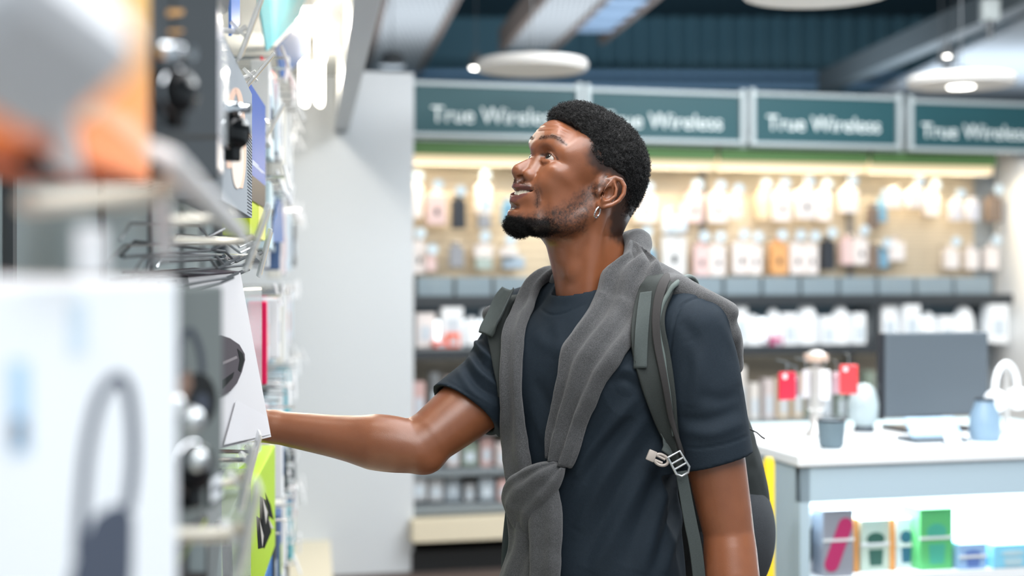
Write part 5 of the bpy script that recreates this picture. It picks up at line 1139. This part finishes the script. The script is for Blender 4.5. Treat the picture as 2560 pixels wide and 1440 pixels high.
sv, sf = build_shirt()
def bvh_of(v, f): return BVHTree.FromPolygons([tuple(p) for p in v], [tuple(int(i) for i in q) for q in f])
CAMP = Vector((0,0,CAMZ))
def cast(bvh, px, py, depth=2.42):
    d = (P(px, py, 1.0)-CAMP).normalized(); loc, n, i, dist = bvh.ray_cast(CAMP, d)
    if loc is None or loc.y > 2.75:
        loc, n, i, dist = bvh.find_nearest(P(px, py, depth)); q = P(px, py, loc.y); n = (q-loc).normalized() if (q-loc).length > 1e-5 else n
        return q, n
    if n.dot(d) > 0: n = -n
    return loc, n
def catmull(pts, m):
    pts = [np.array(p, float) for p in pts]; out = []; n = len(pts)
    for t in np.linspace(0, n-1-1e-9, m):
        i = int(t); u = t-i; p0 = pts[max(i-1,0)]; p1 = pts[i]; p2 = pts[i+1]; p3 = pts[min(i+2,n-1)]
        out.append(.5*((2*p1)+(-p0+p2)*u+(2*p0-5*p1+4*p2-p3)*u*u+(-p0+3*p1-3*p2+p3)*u**3))
    return out
sb0 = bvh_of(sv, sf); sn = np_normals(sv, sf)
def fold(px, amp, w, m=14):
    pts = [np.array(cast(sb0, *p)[0]) for p in catmull(px, m)]
    d = np.full(len(sv), 9.)
    near = np.linalg.norm(sv-np.mean(pts, 0), axis=1) < max(np.linalg.norm(p-np.mean(pts, 0)) for p in pts)+5*w
    q = sv[near]; dd = np.full(len(q), 9.)
    end = np.ones(len(q))
    for k, (a, b) in enumerate(zip(pts[:-1], pts[1:])):
        ab = b-a; t = np.clip(((q-a)@ab)/max(ab@ab, 1e-12), 0, 1); di = np.linalg.norm(q-a-t[:,None]*ab, axis=1)
        s = (k+t)/(len(pts)-1); e = np.sin(np.clip(s, .02, .98)*math.pi)**.6
        better = di < dd; dd = np.where(better, di, dd); end = np.where(better, e, end)
    r = np.zeros(len(sv)); r[near] = amp*np.exp(-(dd/w)**2)*end
    return r
disp = fbm(sv*np.array([9,9,6])+3, 3, 11)*.0016
FOLDS = [
 ([(1600,985),(1530,1060),(1465,1140),(1440,1200)], .0075, .011), ([(1625,1030),(1560,1120),(1490,1230),(1440,1330)], .0075, .013), ([(1585,1040),(1510,1130),(1455,1210)], -.0055, .011),
 ([(1655,1110),(1590,1220),(1530,1340),(1480,1440)], .007, .015), ([(1640,1080),(1570,1190),(1505,1310),(1455,1420)], -.0060, .013), ([(1680,1180),(1640,1300),(1600,1440)], .0070, .014), ([(1665,1150),(1615,1270),(1560,1420)], -.0055, .013), ([(1715,1230),(1690,1330),(1660,1440)], .006, .012), ([(1700,1210),(1668,1320),(1632,1440)], -.0050, .011),
 ([(1545,925),(1575,925),(1610,950)], .0035, .007), ([(1520,960),(1560,950),(1600,975)], -.0035, .007),
 ([(1335,830),(1365,860),(1420,880)], .0030, .014), ([(1385,800),(1400,850),(1390,900)], .0025, .013), ([(1330,1010),(1350,1070),(1370,1110)], .003, .013), ([(1335,950),(1365,1000),(1380,1040)], -.003, .012),
 # far sleeve
 ([(1195,830),(1215,862),(1250,885)], -.0060, .0055), ([(1188,850),(1212,885),(1250,912)], .0090, .0060), ([(1180,872),(1208,912),(1250,942)], -.0065, .0055), ([(1172,892),(1203,938),(1250,968)], .0095, .0065), ([(1160,912),(1195,962),(1250,998)], -.0065, .0060), ([(1145,925),(1185,985),(1248,1025)], .0050, .0070),
 # near sleeve
 ([(1700,800),(1735,850),(1720,930),(1705,1010)], -.0045, .012), ([(1725,850),(1745,930),(1725,1020)], .0045, .013), ([(1700,1045),(1770,1050),(1850,1020)], -.0035, .010), ([(1705,1075),(1780,1085),(1860,1055)], .003, .010), ([(1800,800),(1835,880),(1850,970)], .003, .016), ([(1745,985),(1800,1000),(1850,985)], -.003, .012),
 # seams: shoulder, sleeve hem stitching, collar edge
 ([(1785,738),(1735,745),(1695,775),(1678,850),(1672,930)], -.0030, .0028), ([(1712,1118),(1760,1120),(1830,1105),(1884,1082)], -.0016, .0020), ([(1118,950),(1160,978),(1200,1002),(1245,1024)], -.0016, .0020),
 ([(1350,770),(1375,787),(1410,783),(1465,760)], -.0020, .0020),
]
for f_ in FOLDS: disp += fold(*f_)
sv = sv+sn*disp[:,None]
navy = mat('navy_cotton', (.0105,.0190,.0290), .75, spec=.30, noise=.18, nscale=260, bump=.35, bscale=1400)
shirt = link('t_shirt', np_mesh('t_shirt', sv, sf), navy, person); shirt['label'] = 'navy blue crew-neck cotton t-shirt'
sb = bvh_of(sv, sf)

# ------------------------------------------------------------------ bands lying on the body: sweater sleeves, straps, webbing
def band(name, left, right, thick, off, m, parent, bvh=None, n=40, folds=0., nf=2.5, ph=0., flat=2.6, nc=28, twist=0., wob=0., seed=0, d0=2.42, smooth=2, proj=True, push=0.):
    """left / right: edge points, (px,py) seen on the body or a world point; laid on the surface of bvh"""
    bvh = bvh or sb
    def c3(p): return np.array(cast(bvh, *p, d0)[0]) if len(p) == 2 else np.array(p)
    la = np.array(catmull([c3(p) for p in left], n)); lb = np.array(catmull([c3(p) for p in right], n))
    def near(p):
        l, nn, i, d = bvh.find_nearest(Vector(p)); q = Vector(p)-l
        return np.array(l), np.array(nn)
    def outw(p, d):
        q = np.array([p[0]-TC[0], p[1]-TC[1], 0]); q = q/max(np.linalg.norm(q), 1e-6)+np.array([0,-.25,.35]); return p+q/np.linalg.norm(q)*d
    if proj:
        la = np.array([near(outw(p, .02*push))[0] for p in la]); lb = np.array([near(outw(p, .02*push))[0] for p in lb])
    pc = [near(outw((a+b)/2, .04*push)) for a, b in zip(la, lb)] if proj else [((a+b)/2, np.array([.1,-1,0])) for a, b in zip(la, lb)]; lc = np.array([p[0] for p in pc]); nm = np.array([p[1] for p in pc])
    for _ in range(smooth*3):
        for arr in (la, lb, lc, nm): arr[1:-1] = (arr[:-2]+2*arr[1:-1]+arr[2:])/4
    w = (lb-la); hw = np.linalg.norm(w, axis=1)/2; w = w/np.maximum(hw*2, 1e-9)[:,None]
    mid = (la+lb)/2; nm = nm-w*(nm*w).sum(1)[:,None]; nm /= np.linalg.norm(nm, axis=1)[:,None]
    sag = ((lc-mid)*nm).sum(1)
    th = np.array([np.interp(i/(n-1), np.linspace(0,1,len(thick)), thick) for i in range(n)]) if hasattr(thick, '__len__') else np.full(n, thick)
    k = np.arange(nc)*2*math.pi/nc; V = []
    for i in range(n):
        c, s = np.cos(k), np.sin(k); u = np.sign(c)*np.abs(c)**(2/flat); v = np.sign(s)*np.abs(s)**(2/flat)
        t = i/(n-1); fo = folds*np.cos(u*math.pi*nf+ph+twist*t+1.2*math.sin(t*4+seed))*(1-u**4)*(v > -.2)*min(1, t/.16)
        h = sag[i]*(1-u*u)+off+th[i]*(1+v)+fo
        V.append(mid[i]+w[i]*(u*hw[i])[:,None]+nm[i]*h[:,None])
    V = np.concatenate(V); i = np.arange(n-1)[:,None]; j = np.arange(nc)[None,:]
    Fq = np.stack([i*nc+j, i*nc+(j+1) % nc, (i+1)*nc+(j+1) % nc, (i+1)*nc+j], -1).reshape(-1, 4)
    if wob: V = V+np_normals(V, Fq)*(fbm(V*40, 2, seed)*wob)[:,None]
    me = np_mesh(name, V, Fq); bm = bmesh.new(); bm.from_mesh(me); bm.verts.ensure_lookup_table()
    bm.faces.new([bm.verts[q] for q in range(nc-1, -1, -1)]); bm.faces.new([bm.verts[(n-1)*nc+q] for q in range(nc)])
    bm.to_mesh(me); bm.free()
    return link(name, me, m, parent), V, Fq

def wool_material():
    m = bpy.data.materials.new('grey_wool'); m.use_nodes = True; nt = m.node_tree; b = nt.nodes['Principled BSDF']
    tc = nt.nodes.new('ShaderNodeTexCoord')
    n = nt.nodes.new('ShaderNodeTexNoise'); n.inputs['Scale'].default_value = 850; n.inputs['Detail'].default_value = 3; nt.links.new(tc.outputs['Object'], n.inputs['Vector'])
    r = nt.nodes.new('ShaderNodeValToRGB'); r.color_ramp.elements[0].position = .32; r.color_ramp.elements[1].position = .7
    r.color_ramp.elements[0].color = (.042,.043,.045,1); r.color_ramp.elements[1].color = (.118,.119,.123,1)
    nt.links.new(n.outputs['Fac'], r.inputs['Fac']); nt.links.new(r.outputs['Color'], b.inputs['Base Color'])
    b.inputs['Roughness'].default_value = .95; b.inputs['Specular IOR Level'].default_value = .15; b.inputs['Sheen Weight'].default_value = .25
    bp = nt.nodes.new('ShaderNodeBump'); bp.inputs['Strength'].default_value = .6; bp.inputs['Distance'].default_value = .0015
    nt.links.new(n.outputs['Fac'], bp.inputs['Height']); nt.links.new(bp.outputs['Normal'], b.inputs['Normal'])
    return m
wool = wool_material()
sweater = empty('sweater'); sweater.parent = person; sweater['label'] = 'charcoal grey wool sweater tied round the shoulders'
# collar roll behind the neck and cape on both shoulders (implicit surface)
W = Field((-.16,2.22,1.30), (.48,2.80,1.62), .0034)
W.chain([T(.012,.094,1.480), T(-.008,.080,1.528), T(-.048,.064,1.558), T(-.092,.025,1.562), T(-.100,-.025,1.550), T(-.070,-.062,1.525), T(-.02,-.080,1.492)], [.018,.021,.023,.022,.020,.018,.015], .012)
W.chain([T(-.035,.088,1.510), T(-.045,.150,1.472)], [.024,.026], .02)
W.chain([T(-.09,.0,1.53), T(-.10,.0,1.44)], [.03,.05], .03)
W.chain([T(-.035,.085,1.492), T(-.045,.130,1.478), T(-.050,.180,1.455), T(-.050,.222,1.425)], [.026,.024,.024,.020], .02)
W.chain([T(-.035,-.085,1.488), T(-.045,-.13,1.470), T(-.050,-.18,1.455), T(-.045,-.222,1.428)], [.024,.022,.022,.018], .02)
W.ell(T(-.105,0,1.40), (.045,.21,.12), .04, R=TR)
W.chain([T(-.03,-.205,1.44), T(.012,-.213,1.428), T(.02,-.208,1.40)], [.020,.019,.013], .015)
W.chain([T(-.035,.13,1.482), T(-.004,.175,1.480), T(-.014,.215,1.462), T(-.05,.238,1.44)], [.024,.021,.020,.020], .015)
W.chain([T(-.01,.215,1.425), T(-.06,.235,1.40), T(-.11,.21,1.35)], [.018,.022,.025], .02)
W.chain([T(-.02,-.205,1.435), T(-.06,-.232,1.40), T(-.11,-.21,1.35)], [.018,.022,.025], .02)
wv, wf = W.mesh(); wn = np_normals(wv, wf); wv = wv+wn*(fbm(wv*18, 3, 31)*.0026)[:,None]
link('sweater_body', np_mesh('sweater_body', wv, wf), wool, sweater)
HW = h2w(HV); nk = HFQ[(HW[HFQ[:,0],2] < 1.60)]
sbW = bvh_of(np.concatenate([sv, wv, HW]), np.concatenate([sf, wf+len(sv), nk+len(sv)+len(wv)]))
S1 = band('sweater_sleeve', [(1540,606), (1534,650),(1502,705),(1466,780),(1412,862),(1396,960),(1376,1060),(1374,1150)], [(1586,622), (1630,672),(1606,742),(1584,852),(1538,925),(1490,1020),(1462,1085),(1428,1175)], [.003,.011,.010,.011,.012,.013], .000, wool, sweater, bvh=sbW, push=1., n=64, folds=.0085, nf=2.6, ph=.6, twist=1.2, wob=.0012, seed=3, nc=40)
S2 = band('sweater_sleeve', [tuple(T(-.10,-.075,1.45)), tuple(T(-.045,-.115,1.487)), (1318,724),(1290,800),(1266,900),(1260,1000),(1268,1085),(1280,1165),(1300,1240)], [tuple(T(-.085,-.02,1.54)), tuple(T(-.04,-.075,1.510)), (1348,740),(1328,800),(1316,880),(1311,1000),(1328,1090),(1342,1165),(1350,1240)], [.013,.012,.011,.011,.011,.012], .001, wool, sweater, bvh=sbW, n=60, folds=.0035, nf=1.2, ph=2.2, wob=.0012, seed=5, nc=32)
kn, _, _ = band('sweater_knot', [(1300,1310),(1290,1240),(1312,1185),(1368,1152),(1402,1150)], [(1352,1345),(1384,1290),(1412,1240),(1424,1200),(1428,1168)], [.008,.018,.021,.018,.010], .010, wool, sweater, n=36, folds=.0045, nf=2.2, ph=1.0, wob=.0015, seed=8, nc=36)
t1, _, _ = band('sweater_cuff', [(1292,1215),(1290,1290),(1296,1350),(1284,1400),(1268,1470),(1262,1560)], [(1376,1200),(1378,1290),(1372,1350),(1365,1400),(1360,1470),(1356,1560)], [.011,.012,.011,.012,.011], .006, wool, sweater, n=44, folds=.0045, nf=1.6, ph=.2, wob=.0014, seed=11, nc=32)
t2, _, _ = band('sweater_cuff', [(1346,1205),(1350,1290),(1352,1360),(1350,1420),(1345,1480),(1340,1560)], [(1410,1205),(1424,1265),(1426,1330),(1420,1400),(1416,1470),(1412,1560)], [.013,.016,.014,.012,.011], .012, wool, sweater, n=44, folds=.0030, nf=1.1, ph=1.9, wob=.0014, seed=12, nc=32)

# ------------------------------------------------------------------ trousers and shoes (below the picture, they carry the figure)
TRS = Field((-.10,2.28,.04), (.36,2.72,.98), .006)
TRS.ell(T(0,0,.90), (.112,.160,.12), 0, R=TR)
for s in (1,-1): TRS.chain([T(0,s*.08,.88), T(.01,s*.09,.50), T(-.01,s*.095,.10)], [.088,.068,.055], .03)
tv, tf = TRS.mesh(); link('trousers', np_mesh('trousers', tv, tf), mat('dark_denim', (.012,.014,.020), .8, bump=.3, bscale=900), person)
for s in (1,-1):
    S_ = Field(T(0,s*.1,0)-[.25,.25,.0], T(0,s*.1,0)+[.25,.25,.16], .005)
    S_.ell(T(.045,s*.10,.045), (.135,.048,.045), 0, R=TR); S_.chain([T(-.02,s*.098,.05), T(-.02,s*.097,.12)], [.05,.045], .02); S_.half((0,0,-1), -.003)
    a, b = S_.mesh(); link('shoe', np_mesh('shoe', a, b), mat('shoe_leather', (.03,.03,.03), .5), person)

# ------------------------------------------------------------------ backpack
bp_m = mat('backpack_fabric', (.020,.025,.025), .7, spec=.35, noise=.2, nscale=300, bump=.4, bscale=1600)
strap_m = mat('strap_fabric', (.034,.040,.038), .75, spec=.3, noise=.2, nscale=500, bump=.5, bscale=1800)
web_m = mat('webbing', (.075,.090,.088), .8, spec=.3, noise=.25, nscale=700, bump=.6, bscale=2200)
mesh_m = mat('pocket_mesh', (.040,.046,.054), .7, spec=.4, noise=.5, nscale=900, bump=.9, bscale=1200)
tan_m = mat('buckle_beige', (.42,.37,.33), .35, spec=.5); alu_m = mat('buckle_grey', (.42,.44,.45), .3, .6)
pack = empty('backpack', T(-.24, 0, .90), label='dark grey-green backpack worn on the man\'s back', cat='backpack')
def padd(o): o.parent = pack; o.matrix_parent_inverse = Matrix.Translation(pack.location).inverted(); return o
K = Field((.02,2.40,.86), (.62,2.98,1.50), .0045)
K.ell(T(-.215,.0,1.16), (.085,.150,.25), 0, R=TR); K.ell(T(-.280,.01,1.12), (.112,.158,.215), .04, R=TR); K.ell(T(-.320,.02,1.06), (.092,.143,.15), .04, R=TR)
K.ell(T(-.19,0,1.33), (.055,.135,.10), .05, R=TR)
K.chain([T(-.33,.06,1.28), T(-.27,.135,1.18), T(-.25,.150,1.02)], .004, .01, mode='sub')
kv, kf = K.mesh(); kn_ = np_normals(kv, kf); kv = kv+kn_*(fbm(kv*14, 3, 41)*.004)[:,None]
padd(link('pack_body', np_mesh('pack_body', kv, kf), bp_m)); kb = bvh_of(kv, kf)
K2 = Field((.10,2.30,.86), (.66,2.85,1.20), .0042)
K2.ell(T(-.285,.092,1.02), (.115,.097,.14), 0, R=TR); K2.chain([T(-.15,.17,1.14), T(-.28,.19,1.18), T(-.40,.13,1.20)], .055, .01, mode='sub')
k2v, k2f = K2.mesh(); padd(link('side_pocket', np_mesh('side_pocket', k2v, k2f), mesh_m))
def pband(name, *a, **k): k.setdefault('bvh', sb2); o, V, F_ = band(name, *a, **k); padd(o); return o
cv = [sv, wv, S1[1], S2[1]]; cf = []; o_ = 0
for a_, b_ in ((sv,sf),(wv,wf),S1[1:],S2[1:]): cf.append(np.asarray(b_)+o_); o_ += len(a_)
sb2 = bvh_of(np.concatenate(cv), np.concatenate(cf))
pad = pband('shoulder_strap', [tuple(T(-.155,.055,1.36)), tuple(T(-.11,.07,1.48)), (1622,690),(1592,740),(1574,830),(1590,930),(1618,1010),(1650,1070),(1684,1125),(1700,1160)], [tuple(T(-.165,.115,1.35)), tuple(T(-.115,.135,1.475)), (1690,708),(1668,770),(1664,840),(1678,920),(1690,1000),(1698,1070),(1708,1130),(1712,1165)], .0075, .0, strap_m, None, n=60, flat=4)
cf2 = np.concatenate(cf); pv_ = np.array([tuple(v.co) for v in pad.data.vertices]); pf_ = np.array([tuple(p.vertices) for p in pad.data.polygons if len(p.vertices) == 4]); sb3 = bvh_of(np.concatenate(cv+[pv_]), np.concatenate([cf2, pf_+o_]))
pband('strap_band', [tuple(T(-.17,.085,1.37)), tuple(T(-.115,.100,1.49)), (1655,694),(1634,760),(1632,850),(1650,940),(1668,1020),(1682,1080),(1696,1140)], [tuple(T(-.17,.100,1.37)), tuple(T(-.117,.118,1.485)), (1674,704),(1654,770),(1652,850),(1668,940),(1682,1020),(1694,1080),(1706,1140)], .0030, .0008, mat('strap_brown', (.030,.028,.028), .8, bump=.4, bscale=1800), None, bvh=sb3, n=50, flat=5)
pband('strap_piping', [tuple(T(-.165,.110,1.36)), tuple(T(-.116,.130,1.478)), (1684,708),(1662,770),(1660,850),(1674,940),(1686,1020),(1697,1085)], [tuple(T(-.165,.117,1.36)), tuple(T(-.117,.138,1.474)), (1693,714),(1670,772),(1667,850),(1681,940),(1692,1020),(1702,1085)], .0040, .009, mat('piping_sage', (.10,.125,.118), .8), None, n=50, flat=2)
pband('webbing', [(1600,733),(1592,780),(1584,850),(1584,922)], [(1630,729),(1625,780),(1617,850),(1618,921)], .0018, .0012, web_m, None, bvh=sb3, n=26, flat=6)
YW = cast(sb, 1698, 1165)[0].y-.035
pband('webbing', [tuple(P(x_, y_, YW+.0001*i_*i_*12)) for i_, (x_, y_) in enumerate([(1688,1180),(1698,1240),(1710,1310),(1724,1380),(1735,1480)])], [tuple(P(x_, y_, YW+.0001*i_*i_*12+.006)) for i_, (x_, y_) in enumerate([(1716,1176),(1728,1240),(1742,1310),(1756,1380),(1766,1480)])], .0016, .0, web_m, None, n=26, flat=6, proj=False)
pband('shoulder_strap', [tuple(T(-.10,-.115,1.46)), (1252,748),(1224,810),(1228,860),(1238,920),(1246,990)], [tuple(T(-.09,-.065,1.49)), (1296,748),(1272,810),(1264,860),(1266,920),(1268,990)], .0065, .0, strap_m, None, bvh=sbW, n=34, flat=4)
pband('webbing', [(1272,736),(1244,775),(1225,820),(1212,848)], [(1300,738),(1280,780),(1260,822),(1245,860)], .0018, .0165, web_m, None, n=22, flat=6)
pband('chest_strap', [(1660,1072),(1645,1100),(1632,1122)], [(1674,1100),(1668,1120),(1654,1140)], .0018, .030, web_m, None, n=14, flat=6)
def on_body(px, py, off):
    l, n = cast(sb, px, py); return P(px, py, l.y-off), n
# side-release buckle half, ladder-lock
c, n = on_body(1644, 1146, .03)
u = (P(1672,1160,c.y)-P(1616,1136,c.y)).normalized(); n = Vector((0,-1,.1)); n = (n-u*n.dot(u)).normalized(); w = n.cross(u)
M = Matrix([[u[i], w[i], n[i], c[i]] for i in range(3)]+[[0,0,0,1]])
mb = MB(); mb.box((-.018,-.009,-.0035), (-.004,.009,.0035), M, .0015)
ring = [M@Vector((.006+.012*math.cos(t), .0085*math.sin(t), 0)) for t in np.linspace(0, 2*math.pi, 25)]
mb.tube(ring, .0026, 8, False); mb.tube([M@Vector((-.004,-.004,0)), M@Vector((.010,-.004,0))], .0022, 8); mb.tube([M@Vector((-.004,.004,0)), M@Vector((.012,.003,0))], .0022, 8)
padd(mb.build('buckle', tan_m))
c, n = on_body(1698, 1160, .045); u = (P(1712,1185,c.y)-P(1684,1135,c.y)).normalized(); n = Vector((0,-1,.05)); n = (n-u*n.dot(u)).normalized(); w = n.cross(u)
M = Matrix([[u[i], w[i], n[i], c[i]] for i in range(3)]+[[0,0,0,1]])
mb = MB(); fr = [(-.018,-.011),(.012,-.012),(.019,-.006),(.019,.006),(.012,.012),(-.018,.011),(-.018,-.011)]
mb.tube([M@Vector((a, b, 0)) for a, b in fr], .0021, 8, False)
for a in (-.006,.004): mb.tube([M@Vector((a,-.011,0)), M@Vector((a,.011,0))], .0018, 8)
padd(mb.build('ladder_lock', alu_m))
# zip pull and bungee cord at the side of the pack
l, n, i, d = kb.find_nearest(P(1888, 1065, 2.60))
mb = MB(); mb.tube([l+n*.003, P(1893,1082,l.y-.02), P(1904,1092,l.y-.03), P(1912,1097,l.y-.03)], .0014, 6); padd(mb.build('zip_pull', mat('black_cord', (.01,.01,.011), .6)))
kb2 = bvh_of(k2v, k2f)
def nearp(px, py, Y):
    l, n, i, d = kb2.find_nearest(P(px, py, Y)); l2, n2, i2, d2 = kb.find_nearest(P(px, py, Y))
    return (l+n*.004) if d < d2 else (l2+n2*.004)
mb = MB(); mb.tube([nearp(*q, 2.5) for q in ((1888,1215),(1892,1240),(1888,1258),(1900,1268),(1916,1272),(1920,1264),(1902,1252))], .0016, 6); padd(mb.build('bungee_cord', mat('flecked_cord', (.05,.05,.03), .7, noise=.9, nscale=500)))
